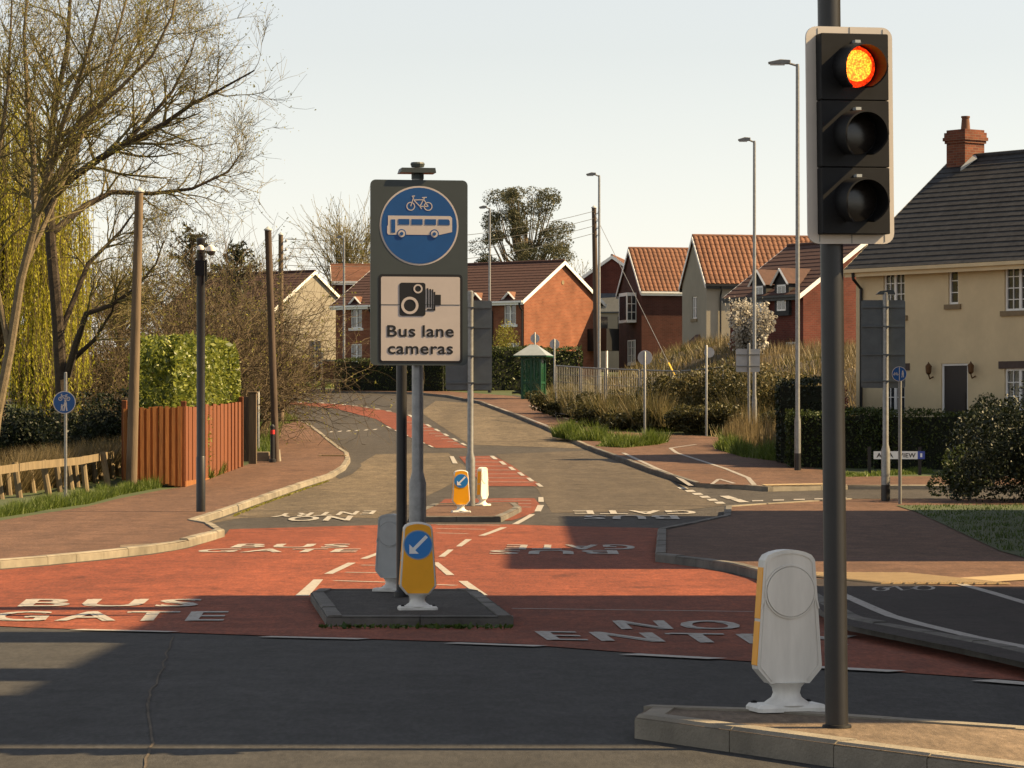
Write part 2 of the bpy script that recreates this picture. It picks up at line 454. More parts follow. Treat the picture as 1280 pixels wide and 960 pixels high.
def fill(poly, z=None, off=0.0, step=1.5):
    """plan polygon (x,y) draped over the land at zr(y)+off"""
    bm = bmesh.new(); vs_ = [bm.verts.new((p[0], p[1], 0)) for p in poly]
    f = bm.faces.new(vs_); f.normal_update(); bmesh.ops.triangulate(bm, faces=[f], ngon_method='EAR_CLIP')
    ys = [p[1] for p in poly]; y0, y1 = min(ys), max(ys)
    cuts = [y for y in np.arange(math.ceil(y0 / step) * step, y1, step)] if step else []
    for y in cuts:
        bmesh.ops.bisect_plane(bm, geom=bm.verts[:] + bm.edges[:] + bm.faces[:], plane_co=(0, float(y), 0), plane_no=(0, 1, 0), dist=1e-5)
    for v in bm.verts: v.co.z = zr(v.co.y) + off
    bmesh.ops.recalc_face_normals(bm, faces=bm.faces[:])
    if sum(f.normal.z for f in bm.faces) < 0: bmesh.ops.reverse_faces(bm, faces=bm.faces[:])
    me = bpy.data.meshes.new('sheet'); bm.to_mesh(me); bm.free(); return me
def sheet(name, poly, m, off, kind='structure', parent=None, step=1.5):
    o = link(name, fill(poly, off=off, step=step), m, parent)
    o.data.name = name
    if kind and not parent: o['kind'] = kind
    return o
def GP(lst, off=0.0): return [tuple(G(a, b, off)[:2]) for a, b in lst]

# ================================================================== THE SETTING
def grid_sheet(name, xs, ys, zf, m, kind='structure'):
    V = [(x, y, zf(x, y)) for y in ys for x in xs]; n = len(xs)
    F = [(j * n + i, j * n + i + 1, (j + 1) * n + i + 1, (j + 1) * n + i) for j in range(len(ys) - 1) for i in range(n - 1)]
    me = bpy.data.meshes.new(name); me.from_pydata(V, [], F); me.update()
    o = link(name, me, m, None, True); o['kind'] = kind; return o
ground = grid_sheet('ground', [-1500, -600, -250, -100, -40, 0, 40, 100, 250, 600, 1500],
                    [-60, 0, 16, 20, 24, 30, 38, 46, 56, 64, 72, 80, 90, 102, 113, 125, 137, 150, 165, 182, 200, 230, 260, 330, 400, 700, 3000],
                    lambda x, y: zr(y) - .06, 'ground_green')
road = sheet('road', [(-80, -12), (80, -12), (80, 30), (40, 60), (40, 90), (16, 90), (9, 112), (2, 150), (-1, 166), (-60, 170), (-60, 150), (-14, 138), (-14, 60), (-80, 44)],
             'asphalt', 0.0)
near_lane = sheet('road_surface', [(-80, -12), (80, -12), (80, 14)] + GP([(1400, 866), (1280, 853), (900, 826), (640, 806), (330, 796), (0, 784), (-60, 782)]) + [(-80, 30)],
                  'asphalt_near', .004)
red_poly = GP([(-60, 781), (0, 783.5), (330, 795.5), (640, 805.5), (900, 825.5), (1130, 842), (1290, 853), (1285, 838), (1150, 806), (1062, 789), (1000, 757), (942, 724), (880, 711), (822, 703),
               (823, 676), (840, 661), (700, 658), (640, 656), (500, 656), (287, 662), (279, 672), (235, 686), (190, 694), (130, 701), (60, 708), (0, 713), (-60, 718)])
red_area = sheet('red_bus_gate_surface', red_poly, 'red_surface', .008)
tan_left = sheet('worn_sunlit_lane_surface', GP([(250, 657), (330, 629), (400, 604), (436, 588), (470, 568), (560, 566), (590, 590), (530, 622), (470, 648), (380, 645), (300, 648)]), 'asphalt_tan', .004)  # worn asphalt, with warm sunlight partly put into the lane colours
mid_right = sheet('worn_sunlit_lane_surface', GP([(620, 568), (738, 563), (830, 597), (905, 632), (840, 640), (690, 641), (672, 612)]), 'asphalt_mid', .004)
tan_far = sheet('worn_sunlit_lane_surface', GP([(588, 556), (525, 515), (545, 501), (600, 505), (640, 520), (690, 541), (733, 561)]), 'asphalt_tan', .004)

# ---- kerbs: one mesh shared by all stones, each stone an object under its pavement
def kerb_mesh(name, h, w=.14):
    b = MB(); c = .025
    prof = [(0, -.12), (0, h - c), (c, h), (w, h), (w, -.12)]
    for x in (-.495, .495):
        for y, z in prof: b.v.append((x, y, z))
    n = len(prof)
    for k in range(n): b.f.append((k, (k + 1) % n, n + (k + 1) % n, n + k))
    b.f.append(tuple(range(n - 1, -1, -1))); b.f.append(tuple(range(n, 2 * n)))
    me = b.mesh(name)
    bm = bmesh.new(); bm.from_mesh(me); bmesh.ops.recalc_face_normals(bm, faces=bm.faces[:]); bm.to_mesh(me); bm.free()
    return me
KM = {}
def kerb(parent, pts, side=1, h=.12, m='kerb_concrete', step=.914):
    """stones along a plan polyline; side=+1: the pavement lies to the left of the direction of travel"""
    key = (h, m)
    if key not in KM: KM[key] = kerb_mesh('kerb_stone', h); KM[key].materials.append(MATS[m])
    pts = [Vector((p[0], p[1])) for p in pts]
    for a, b in zip(pts[:-1], pts[1:]):
        L = (b - a).length
        n = max(1, round(L / step)); 
        for k in range(n):
            p = a.lerp(b, k / n); q = a.lerp(b, (k + 1) / n); c = (p + q) / 2
            ln = (q - p).length
            o = bpy.data.objects.new('kerb_stone', KM[key]); COL.objects.link(o); o.parent = parent
            ang = math.atan2(q.y - p.y, q.x - p.x)
            pit = -math.atan2(zr(q.y) - zr(p.y), ln)
            o.location = (c.x, c.y, zr(c.y) + random.uniform(-.006, .006))
            o.scale = (ln, side, 1)
            o.rotation_euler = (0, pit, ang)

LK = [(-110, 722), (-50, 716), (0, 711), (60, 706), (130, 699), (190, 692), (222, 687)]
LK2 = [(236, 684), (281, 671.5), (266, 662), (244, 657.5)]
LK3 = [(244, 657.5), (272, 648), (330, 627), (380, 609), (415, 598), (432, 588), (438, 578), (436, 570), (428, 565), (416, 556), (402, 544), (388, 534), (370, 525), (352, 518)]
left_back = [(350, 528), (349, 545), (347, 562), (320, 577), (300, 584), (228, 609), (200, 613), (150, 623), (110, 633), (60, 641), (0, 651)]
lw = GP(LK) + GP(LK2) + GP(LK3)
pav_left = sheet('pavement', [(-70, 40.0)] + lw + GP(left_back, .1) + [(-70, 62)], 'pavement', .105)
kerb(pav_left, [(-40, 40.6)] + GP(LK), 1, .12)
kerb(pav_left, GP([(222, 687), (236, 684)]), 1, .11)
kerb(pav_left, GP(LK2), 1, .13)
kerb(pav_left, GP(LK3), 1, .12)
sheet('tarmac_patch', GP([(150, 681), (186, 679), (190, 682), (150, 684)], .11), 'pavement_pale', .109, parent=pav_left)
# band of paving across the left footway by the dropped kerb
for i in range(9):
    a = G(402 + i * 3.6, 569.5, .11)
    o = MB().bbox(-.075, .075, -.3, .3, 0, .02, .008).build('tactile_slab', 'tactile_buff', pav_left)
    o.location = (a.x, a.y, a.z - .002)

RK1 = [(300, 492), (360, 491), (450, 491.5), (520, 493), (560, 497), (600, 505), (640, 520), (680, 536), (700, 545.5)]
RK1b = [(700, 545.5), (735, 562)]
RK1c = [(735, 562), (770, 575), (830, 597), (868, 609)]
r1_back = [(1060, 596), (980, 574), (962, 552), (880, 545), (790, 541), (700, 516), (672, 502), (640, 495), (560, 489), (450, 486.5), (360, 486.5), (300, 487)]
pav_far = sheet('pavement', GP(RK1) + GP(RK1b) + GP(RK1c) + GP([(930, 612), (960, 614.5), (1060, 612)]) + [(45, 80.0), (45, 90.0)] + GP(r1_back, .1), 'pavement', .105)
kerb(pav_far, GP(RK1), 1, .11, 'kerb_dark', 1.2)
kerb(pav_far, GP(RK1b), 1, .11, 'kerb_concrete')
kerb(pav_far, GP(RK1c), 1, .12, 'kerb_dark')
kerb(pav_far, GP([(868, 609), (930, 612), (960, 614.5), (1060, 612)]) + [(30, 79.4)], 1, .11, 'kerb_concrete')

RK2 = [(906, 640), (904, 652), (822, 670), (819, 703)]
RK2b = [(819, 703), (870, 709), (915, 716), (945, 724)]
RK2c = [(945, 724), (985, 742), (1022, 768), (1062, 790), (1150, 808), (1285, 838)]
rkw = GP(RK2) + GP(RK2b) + GP(RK2c)
pav_near = sheet('pavement', [(45, 71.2)] + GP([(1060, 630), (960, 636)]) + rkw + [(4.6, 19.5), (6.5, 16), (10, 13.5), (70, 9), (70, 60)], 'pavement', .105)
kerb(pav_near, [(30, 70.6)] + GP([(1060, 630), (960, 636), (906, 640)]), 1, .12)
kerb(pav_near, GP(RK2), 1, .13, 'kerb_dark')
kerb(pav_near, GP(RK2b), 1, .12, 'kerb_dark')
kerb(pav_near, GP(RK2c) + [(4.6, 19.5), (6.5, 16), (10, 13.5)], 1, .12, 'kerb_dark')
sheet('cycle_track', GP([(1000, 722), (1192, 733), (1330, 737), (1420, 860), (1285, 829), (1150, 800), (1062, 782), (1026, 762)], .11), 'cycle_track', .109, parent=pav_near)
sheet('pale_paving', GP([(1196, 722.5), (1300, 716), (1300, 724), (1192, 730)], .11), 'tactile_buff', .113, parent=pav_near)
# ribbed tactile slabs, each rib raised
for i in range(11):
    o = MB()
    o.bbox(-.07, .07, -1.35, 1.35, 0, .014, .004)
    for k in (-.045, -.005, .035): o.box(k, k + .02, -1.34, 1.34, .014, .02)
    a = G(1046 + i * 14.2, 723.5 + i * .05, .11)
    ob = o.build('tactile_slab', 'tactile_buff', pav_near); ob.location = (a.x, a.y, a.z + .003); ob.rotation_euler = (0, 0, R(18))
for i in range(12):
    a = G(958 + i * 8.2, 606.5 - i * .15, .11)
    o = MB().bbox(-.08, .08, -.75, .75, 0, .016, .006).build('tactile_slab', 'tactile_buff', pav_far)
    o.location = (a.x, a.y, a.z - .003)

lawn_left = sheet('verge', GP(list(reversed(left_back)), .1) + GP([(345, 516), (300, 508)], .1) + [(-40, 150), (-160, 160), (-160, 60), (-70, 62)], 'ground_green', .098, step=3)
lawn_right = sheet('verge', GP([(1120, 632), (1145, 640), (1180, 656), (1250, 689), (1300, 703)], .11) + [(60, 40), (60, 71)] , 'ground_green', .118, step=3)
lawn_far = sheet('verge', GP(r1_back[:6], .1) + [(0.2, 170), (60, 170), (60, 90.5), (45, 90.5)], 'ground_green', .098, step=3)
lawn_bend = sheet('verge', [(-60, 172.5)] + GP([(300, 487), (360, 486.5), (450, 486.5), (560, 489), (640, 495)], .1) + [(0.0, 176), (-2, 186), (-60, 188)], 'ground_green', .101, step=3)
# raised bank behind the fence on the right
def xedge(y): return float(np.interp(y, [88, 100, 112, 125, 157, 175], [11.5, 9.6, 6.4, 4.4, 1.2, 1.0]))
def bankz(x, y):
    t = min(1, max(0, (x - xedge(y) - 1.2) / 7.0)); t = t * t * (3 - 2 * t)
    k = min(1, max(0, (y - 92) / 16)) * min(1, max(0, (172 - y) / 14))
    return zr(y) + .06 + 2.4 * t * k + .12 * math.sin(x * 1.7 + y * .9) * t * k
_ts = [float(v) for v in np.arange(0, 30, 1.0)]; _ys = [float(v) for v in np.arange(96, 174, 2.0)]
_V = [(xedge(y) + .5 + t_, y, bankz(xedge(y) + .5 + t_, y)) for y in _ys for t_ in _ts]; _n = len(_ts)
_me = bpy.data.meshes.new('bank'); _me.from_pydata(_V, [], [(j * _n + i, j * _n + i + 1, (j + 1) * _n + i + 1, (j + 1) * _n + i) for j in range(len(_ys) - 1) for i in range(_n - 1)]); _me.update()
bank = link('bank', _me, 'soil', None, True); bank['kind'] = 'structure'

# ---- painted markings
def mark(pts, m='road_paint', off=.013, parent=None, name='lane_marking', step=1.5):
    return sheet(name, GP(pts, 0 if parent in (None, road) else .11), m, off, parent=parent or road, step=step)
def line_mark(pts, w, m='road_paint', off=.013, parent=None, goff=0.0):
    """a painted line of real width w along a polyline of photo points"""
    q = [Vector(p) for p in GP(pts, goff)]
    L, Rr = [], []
    for i, p in enumerate(q):
        t = (q[min(i + 1, len(q) - 1)] - q[max(i - 1, 0)]).normalized(); n = Vector((-t.y, t.x)) * w / 2
        L.append(tuple(p + n)); Rr.append(tuple(p - n))
    return sheet('lane_marking', L + Rr[::-1], m, off, parent=parent or road)
def text_mesh(s, bold=0.0, res=3, space=1.0):
    cu = bpy.data.curves.new('t', 'FONT'); cu.space_character = space; cu.body = s; cu.size = 1.0; cu.resolution_u = res; cu.offset = bold
    o = bpy.data.objects.new('t', cu); COL.objects.link(o)
    dg = bpy.context.evaluated_depsgraph_get(); dg.update()
    me = bpy.data.meshes.new_from_object(o.evaluated_get(dg))
    COL.objects.unlink(o); bpy.data.objects.remove(o); bpy.data.curves.remove(cu)
    return me
def road_text(s, FL, FR, NL, NR, flip=False, m='road_paint', bold=0.0):
    me = text_mesh(s, bold, 3, 1.18)
    bm = bmesh.new(); bm.from_mesh(me)                     # a second coat, shifted sideways, thickens the strokes
    dup_ = bmesh.ops.duplicate(bm, geom=bm.verts[:] + bm.edges[:] + bm.faces[:])
    for g_ in dup_['geom']:
        if isinstance(g_, bmesh.types.BMVert): g_.co.x += .055; g_.co.z += .003
    bm.to_mesh(me); bm.free()
    c = np.array([v.co[:] for v in me.vertices]); x0, y0 = c[:, 0].min(), c[:, 1].min(); x1, y1 = c[:, 0].max(), c[:, 1].max()
    A, B, C, D = [Vector(p) for p in GP([NL, NR, FR, FL])]
    for v in me.vertices:
        u = (v.co.x - x0) / (x1 - x0); w = (v.co.y - y0) / (y1 - y0)
        if flip: u, w = 1 - u, 1 - w
        p = A.lerp(B, u).lerp(D.lerp(C, u), w)
        v.co = (p.x, p.y, zr(p.y) + .014 + v.co.z)
    me.name = 'lettering'
    o = link('lettering', me, m, road)
    return o
road_text('BUS', (33, 750.5), (256, 750.5), (21, 760), (245, 760))
road_text('GATE', (-4, 766), (287, 766), (-17, 778), (279, 778))
road_text('BUS', (298, 681), (440, 681), (287, 685.6), (435, 685.6))
road_text('GATE', (256, 687.2), (452, 687.2), (241, 691.5), (445, 691.5))
road_text('GATE', (634, 682), (792, 682), (630, 688), (796, 688), True, 'road_paint_old')
road_text('BUS', (613, 689), (771, 689), (609, 693.8), (774, 693.8), True, 'road_paint_old')
road_text('NO', (765, 777.5), (918, 777.5), (777, 788.5), (932, 788.5), False, 'road_paint_old')
road_text('ENTRY', (668, 791), (1072, 796.5), (684, 802), (1092, 809), False, 'road_paint_old')
road_text('NO', (365, 646.5), (442, 645.5), (356, 652.3), (437, 651.5), True)
road_text('ENTRY', (346, 643), (471, 639), (338, 647.3), (466, 643.5), True)
road_text('GATE', (716, 638.8), (868, 638.8), (718, 643.4), (872, 643.4), True)
road_text('BUS', (730, 645), (846, 645), (728, 649.8), (850, 649.8), True)
# give-way style dashes along the mouth of the bus gate
for a, b in (((95, 789), (217, 792)), ((330, 798), (455, 801)), ((563, 806), (677, 810)), ((785, 820), (897, 826)), ((1010, 836), (1122, 842)), ((1228, 853), (1300, 859))):
    line_mark([a, b], .2, off=.017)
line_mark([(640, 762), (790, 764), (942, 766)], .07, 'road_paint_old')
# dashes that lead into and out of the islands
for q in ([(369, 746), (386, 746), (404, 725.5), (392, 725.5)], [(405, 718.5), (416, 718.5), (445, 704.5), (435, 704.5)], [(450, 699.5), (459, 699.5), (484, 690), (476, 690)],
          [(573, 727.5), (584, 727.5), (610, 745.5), (598, 745.5)], [(540, 704), (548, 704), (568, 720), (558, 720)],
          [(570, 684), (577, 684), (590, 675), (582, 675)], [(598, 670.5), (606, 670.5), (634, 660), (626, 660)], [(548, 697), (556, 697), (567, 688), (560, 688)],
          [(640, 656), (648, 656), (669, 643.5), (662, 643.5)], [(668, 640), (676, 640), (680, 632), (672, 632)], [(673, 628), (680, 628), (679, 622), (673, 622)]):
    mark(q)
for a, b in (((418, 727), (484, 729)), ((432, 716.5), (484, 717.5)), ((452, 707.5), (484, 708)), ((545, 732), (570, 733)),
             ((546, 656.5), (625, 657.5)), ((546, 661.5), (607, 662.5)), ((546, 667), (585, 668))):
    line_mark([a, b], .11)
# hatched red strip of the far road
sheet('red_hatching', GP([(574, 571), (617, 570), (640, 582), (678, 608), (603, 608), (590, 590)]), 'red_hatch', .008)
sheet('red_hatching', GP([(556, 624), (668, 623), (676, 632), (668, 641), (640, 651), (520, 651), (540, 636)]), 'red_hatch', .008)
sheet('red_hatching', GP([(584, 560), (545, 560), (500, 541), (470, 524), (420, 511), (366, 506), (300, 504), (300, 501.5), (370, 502.5), (430, 506), (480, 513), (510, 520), (545, 537)]), 'red_hatch', .008)
for k in range(7):
    y = 573 + k * 5; line_mark([(578 + k * 3.6, y), (618 + k * 8.2, y + .3)], .16, 'road_paint_old', .0165)
for k in range(3):
    y = 626 + k * 4.2; line_mark([(606, y), (664, y + .4)], .14, 'road_paint_old', .0165)
for k in range(9):
    t = k / 8; line_mark([(505 + 62 * t, 528 + 28 * t), (524 + 58 * t, 528 + 28 * t)], .2, 'road_paint_old', .0165)
for k in range(6):
    x = 612 + k * 11.4; y = 570.5 + k * 6.9; mark([(x, y), (x + 5, y), (x + 10.5, y + 4.2), (x + 5, y + 4.2)], off=.018)
for k in range(7):
    x = 509 + k * 11.0; y = 519 + k * 5.9; mark([(x, y), (x + 4, y), (x + 9, y + 3.0), (x + 5, y + 3.0)], off=.018)
for k in range(6):
    x = 482 + k * 10.5; y = 533.5 + k * 4.7; mark([(x, y), (x + 3, y), (x + 8, y + 2.6), (x + 5, y + 2.6)], off=.018)
for k in range(9):
    x = 370 + k * 14; y = 502.8 + k * k * .17; mark([(x, y), (x + 6, y + .3), (x + 8, y + 1.2), (x + 2, y + .9)], off=.018)
mark([(562, 571), (567, 571), (572, 580), (566, 580)], off=.018)
# give-way triangles across the left lane far off, side-road give-way dashes
for k in range(6):
    x = 410 + k * 11; y = 541 - k * .6; mark([(x, y), (x + 5, y - .3), (x + 7, y - 1.6), (x + 3, y - 1.3)])
for k in range(6):
    x = 846 + k * 9.2; y = 609.5 + k * 3.7; mark([(x, y), (x + 11, y - .2), (x + 15, y + 2.2), (x + 4, y + 2.4)])
for k in range(2):
    x = 899 + k * 14; y = 620.5 + k * 4.2; mark([(x, y), (x + 12, y - .2), (x + 24, y + 3.6), (x + 11, y + 3.9)])
for k in range(5):
    x = 940 + k * 26; y = 626 - k * .8; mark([(x, y), (x + 14, y - .3), (x + 14, y + 1.2), (x, y + 1.5)], 'road_paint_old')
# footway and cycle-track lines
line_mark([(779, 566), (820, 585), (847, 596), (864, 607)], .12, 'road_paint_old', .111, pav_far, .11)
line_mark([(870, 555.5), (838, 560), (846, 566), (905, 585), (935, 597), (943, 606)], .12, 'road_paint_old', .111, pav_far, .11)
line_mark([(662, 507), (690, 517), (720, 527), (748, 534)], .13, 'road_paint_old', .111, pav_far, .11)
line_mark([(610, 505), (650, 519), (684, 532)], .11, 'road_paint_old', .111, pav_far, .11)
for a, b in (((890, 605), (898, 599)), ((899, 598.6), (918, 604.2)), ((916, 605), (892, 605.4))): line_mark([a, b], .09, 'road_paint_old', .111, pav_far, .11)
line_mark([(846, 588.5), (866, 588)], .05, 'road_paint_old', .111, pav_far, .11)
line_mark([(1050, 742), (1095, 762), (1150, 780), (1220, 797), (1290, 811)], .12, 'road_paint_old', .113, pav_near, .11)
line_mark([(1193, 728), (1240, 741), (1300, 759)], .11, 'road_paint_old', .113, pav_near, .11)
def ring_mark(cx, cy, rx, ry, w, parent):
    pts = [(cx + rx * math.cos(a), cy + ry * math.sin(a)) for a in np.linspace(0, 2 * math.pi, 13)]
    line_mark(pts, w, 'road_paint_old', .113, parent, .11)
ring_mark(1155, 735.2, 12, 2.6, .04, pav_near)
ring_mark(1101, 736.4, 9, 2.4, .04, pav_near)
line_mark([(1104, 736.2), (1120, 733), (1146, 734.8), (1128, 738.2), (1120, 733)], .04, 'road_paint_old', .113, pav_near, .11)
# pale seam in the near carriageway
for seg in ([(214, 797), (209, 818), (204, 835)], [(204, 835), (196, 852), (189, 866), (186, 880)], [(186, 880), (189, 905), (191, 930)], [(191, 930), (184, 950), (182, 975)]):
    line_mark([(a_ + random.uniform(-3, 3), b_) for a_, b_ in [(seg[i_][0] + (seg[i_ + 1][0] - seg[i_][0]) * f_, seg[i_][1] + (seg[i_ + 1][1] - seg[i_][1]) * f_) for i_ in range(len(seg) - 1) for f_ in (0, .33, .66)]] + [seg[-1]], .014, 'asphalt_mid', .009)
sheet('tarmac_patch', GP([(424, 585), (440, 581), (448, 575), (452, 583), (440, 593), (425, 599), (420, 597)]), 'asphalt', .009, parent=road)

# ---- traffic islands
def island(name, label, pts, h, m='pavement', step=.6):
    w = GP(pts)
    if sum(a[0] * b[1] - b[0] * a[1] for a, b in zip(w, w[1:] + w[:1])) < 0: w = w[::-1]
    o = sheet(name, w, m, h - .012)
    kerb(o, w + [w[0]], 1, h, 'kerb_dark' if h < .115 else 'kerb_concrete', step)
    return o
isl_sign = island('traffic_island', '', [(408, 783.5), (642, 783.5), (600, 750), (586, 747.5), (398, 747.5), (388, 752)], .10, 'asphalt', .8)
isl_far = island('traffic_island', '', [(516, 653), (626, 653), (652, 640), (645, 634.5), (540, 636), (520, 645)], .11, 'pavement', .9)
isl_near = island('traffic_island', '', [(793, 924), (1042, 960), (1420, 1012), (1500, 960), (1290, 938), (960, 914), (815, 909)], .125, 'pavement_pale', .8)

# ================================================================== STREET FURNITURE
def circ(cx, cz, r, n=28, a0=0, a1=2 * math.pi):
    return [(cx + r * math.cos(a0 + (a1 - a0) * k / n), cz + r * math.sin(a0 + (a1 - a0) * k / n)) for k in range(n)]
def rrect(x0, x1, z0, z1, r, n=5):
    p = []
    for cx, cz, a in ((x1 - r, z1 - r, 0), (x0 + r, z1 - r, 90), (x0 + r, z0 + r, 180), (x1 - r, z0 + r, 270)):
        p += [(cx + r * math.cos(R(a + 90 * k / n)), cz + r * math.sin(R(a + 90 * k / n))) for k in range(n + 1)]
    return p
def face(name, polys, m, parent, y, t=.0015):
    """flat printed shapes, front at y, standing t proud of what is behind"""
    b = MB()
    for p in polys: b.plate(p, y - t, y)
    return b.build(name, m, parent)
def ringp(cx, cz, r0, r1, n=28):
    out = []
    for k in range(n):
        a, c = 2 * math.pi * k / n, 2 * math.pi * (k + 1) / n
        out.append([(cx + r0 * math.cos(a), cz + r0 * math.sin(a)), (cx + r1 * math.cos(a), cz + r1 * math.sin(a)),
                    (cx + r1 * math.cos(c), cz + r1 * math.sin(c)), (cx + r0 * math.cos(c), cz + r0 * math.sin(c))])
    return out
def bar(x0, z0, x1, z1, w):
    dx, dz = x1 - x0, z1 - z0; l = math.hypot(dx, dz); nx, nz = -dz / l * w / 2, dx / l * w / 2
    return [(x0 + nx, z0 + nz), (x0 - nx, z0 - nz), (x1 - nx, z1 - nz), (x1 + nx, z1 + nz)]
def bicycle(cx, cz, s, w):
    """flat bicycle symbol, s = overall width, facing left"""
    q = lambda x, z: (cx + x * s, cz + z * s)
    r = .165 * s
    out = ringp(*q(-.33, -.1), r - w, r, 18) + ringp(*q(.33, -.1), r - w, r, 18)
    for a, b in (((-.33, -.1), (-.22, .22)), ((-.22, .22), (-.28, .28)), ((-.28, .28), (-.17, .29)), ((-.21, .14), (.17, .15)), ((-.2, .12), (.02, -.1)),
                 ((.02, -.1), (.19, .22)), ((.17, .15), (.33, -.1)), ((.33, -.1), (.02, -.1)), ((.1, .23), (.28, .24)), ((.02, -.1), (.08, -.2))):
        out.append(bar(*q(*a), *q(*b), w))
    return out
def flat_text(name, s, m, parent, cx, zbase, width, height, y, bold=.02):
    me = text_mesh(s, bold, 4, 1.06)
    c = np.array([v.co[:] for v in me.vertices]); x0, x1 = c[:, 0].min(), c[:, 0].max()
    k = width / (x1 - x0); kz = height
    for v in me.vertices: v.co = (cx + (v.co.x - (x0 + x1) / 2) * k, y, zbase + v.co.y * kz)
    me.name = name
    return link(name, me, m, parent)

# ---- the tall bus lane sign on its island
SB = G(522, 758, .09)
SD = SB.y; s1 = S(SD)
def sx(px): return (px - 521) / s1
def sz(py): return (758 - py) / s1
sg = thing('bus_lane_sign', 'tall grey sign with blue bus and bicycle disc above a bus lane cameras panel', 'road sign', SB, R(9))
MB().lathe([(.083, 0), (.083, sz(604)), (.055, sz(590)), (.055, sz(215))], 16).build('pole', 'galvanised', sg, True)
plate = MB().plate(rrect(sx(460), sx(582), sz(457), sz(226), .05), -.115, -.09).build('backing_plate', 'sign_grey', sg)
for py in (250, 330, 430):
    b = MB(); b.box(sx(466), sx(577), -.09, -.068, sz(py) - .02, sz(py) + .02); b.box(-.075, .075, -.07, .07, sz(py) - .018, sz(py) + .018)
    b.build('bracket', 'pole_grey', sg)
y0 = -.115
cz_, rr = sz(283), 49.5 / s1
face('rim', [circ(sx(521), cz_, rr, 48)], 'sign_white', sg, y0)
face('blue_disc', [circ(sx(521), cz_, rr * .957, 48)], 'sign_blue', sg, y0 - .002)
yb = y0 - .004
def zpx(pts): return [(sx(460 + a / 6.4), sz(195 + c / 6.4)) for a, c in pts]
busp = [zpx([(140, 485), (640, 485), (655, 500), (655, 612), (550, 636), (140, 636), (133, 620), (133, 570), (140, 560)])]
face('bus_symbol', busp, 'sign_white', sg, yb)
wnd = [zpx([(165, 515), (198, 515), (198, 620), (165, 620)])] + [zpx([(a, 511), (a + 90, 511), (a + 90, 556), (a, 556)]) for a in (222, 328, 436)] + [zpx([(544, 511), (625, 511), (636, 525), (636, 556), (544, 556)])]
def zc(x, z, r, n=20): return circ(sx(460 + x / 6.4), sz(195 + z / 6.4), r / 6.4 / s1, n)
wnd += [zc(249, 627, 36), zc(512, 627, 36)]
face('bus_window', wnd, 'sign_blue', sg, yb - .002)
for x_ in (249, 512):
    face('bus_wheel', [zc(x_, 628, 28)], 'sign_white', sg, yb - .004)
    face('bus_hub', [zc(x_, 628, 14)], 'sign_blue', sg, yb - .006)
face('bicycle_symbol', bicycle(sx(460 + 392 / 6.4), sz(195 + 388 / 6.4), 212 / 6.4 / s1, .0085), 'sign_white', sg, yb)
pn = [sx(470), sx(575.5), sz(454.5), sz(343.5)]
face('panel_border', [rrect(*pn, .035)], 'sign_black', sg, y0)
face('panel', [rrect(pn[0] + .024, pn[1] - .024, pn[2] + .024, pn[3] - .024, .018)], 'sign_white', sg, y0 - .002)
face('panel_joint', [bar(sx(473), sz(381.5), sx(572.5), sz(381.5), .006)], 'sign_grey', sg, y0 - .0042, .0008)
def cpx(x, z): return (sx(440 + x / 3.31), sz(190 + z / 3.31))
def cbox(x0, x1, z0, z1, r=0):
    a, c = cpx(x0, z1), cpx(x1, z0)
    return rrect(a[0], c[0], a[1], c[1], r or .004, 3)
face('camera_symbol', [cbox(186, 294, 543, 680, .022), cbox(300, 306, 565, 645), cbox(311, 317, 568, 645), cbox(321, 327, 570, 650), cbox(300, 334, 651, 658), cbox(329, 335, 580, 658), cbox(335, 358, 592, 636)], 'sign_black', sg, y0 - .0045)
yl = y0 - .0065
face('camera_lens', ringp(*cpx(263, 568), .029, .044, 20), 'sign_white', sg, yl)
face('camera_lens', ringp(*cpx(229, 637), .058, .083, 24), 'sign_white', sg, yl)
flat_text('lettering', 'Bus', 'sign_black', sg, sx(498.5), sz(421), 35.5 / s1, .153, y0 - .0055, .018)
flat_text('lettering', 'lane', 'sign_black', sg, sx(544.8), sz(421), 39.5 / s1, .153, y0 - .0055, .018)
flat_text('lettering', 'cameras', 'sign_black', sg, sx(522.5), sz(442.5), 82 / s1, .153, y0 - .0055, .018)
lamp = MB(); lamp.lathe([(.06, sz(224)), (.06, sz(216)), (.045, sz(214))], 14); lamp.lathe([(.06, sz(209)), (.07, sz(205)), (.06, sz(203))], 14)
lamp.plate([(sx(497), sz(217)), (sx(542), sz(217)), (sx(541), sz(211)), (sx(499), sz(211))], -.14, .1)
lamp.build('lamp_hood', 'sign_grey', sg)

# ---- the black post behind it
BB = G(502, 746, .09)
bp_ = thing('black_post', 'slim matt black steel post behind the tall bus lane sign', 'post', BB)
MB().lathe([(.075, 0), (.075, .05), (.053, .07), (.053, 3.1)], 14).build('shaft', 'black_paint', bp_, True)
MB().lathe([(.056, 3.1), (.05, 3.14), (.0, 3.15)], 14).build('cap', 'black_plastic', bp_, True)

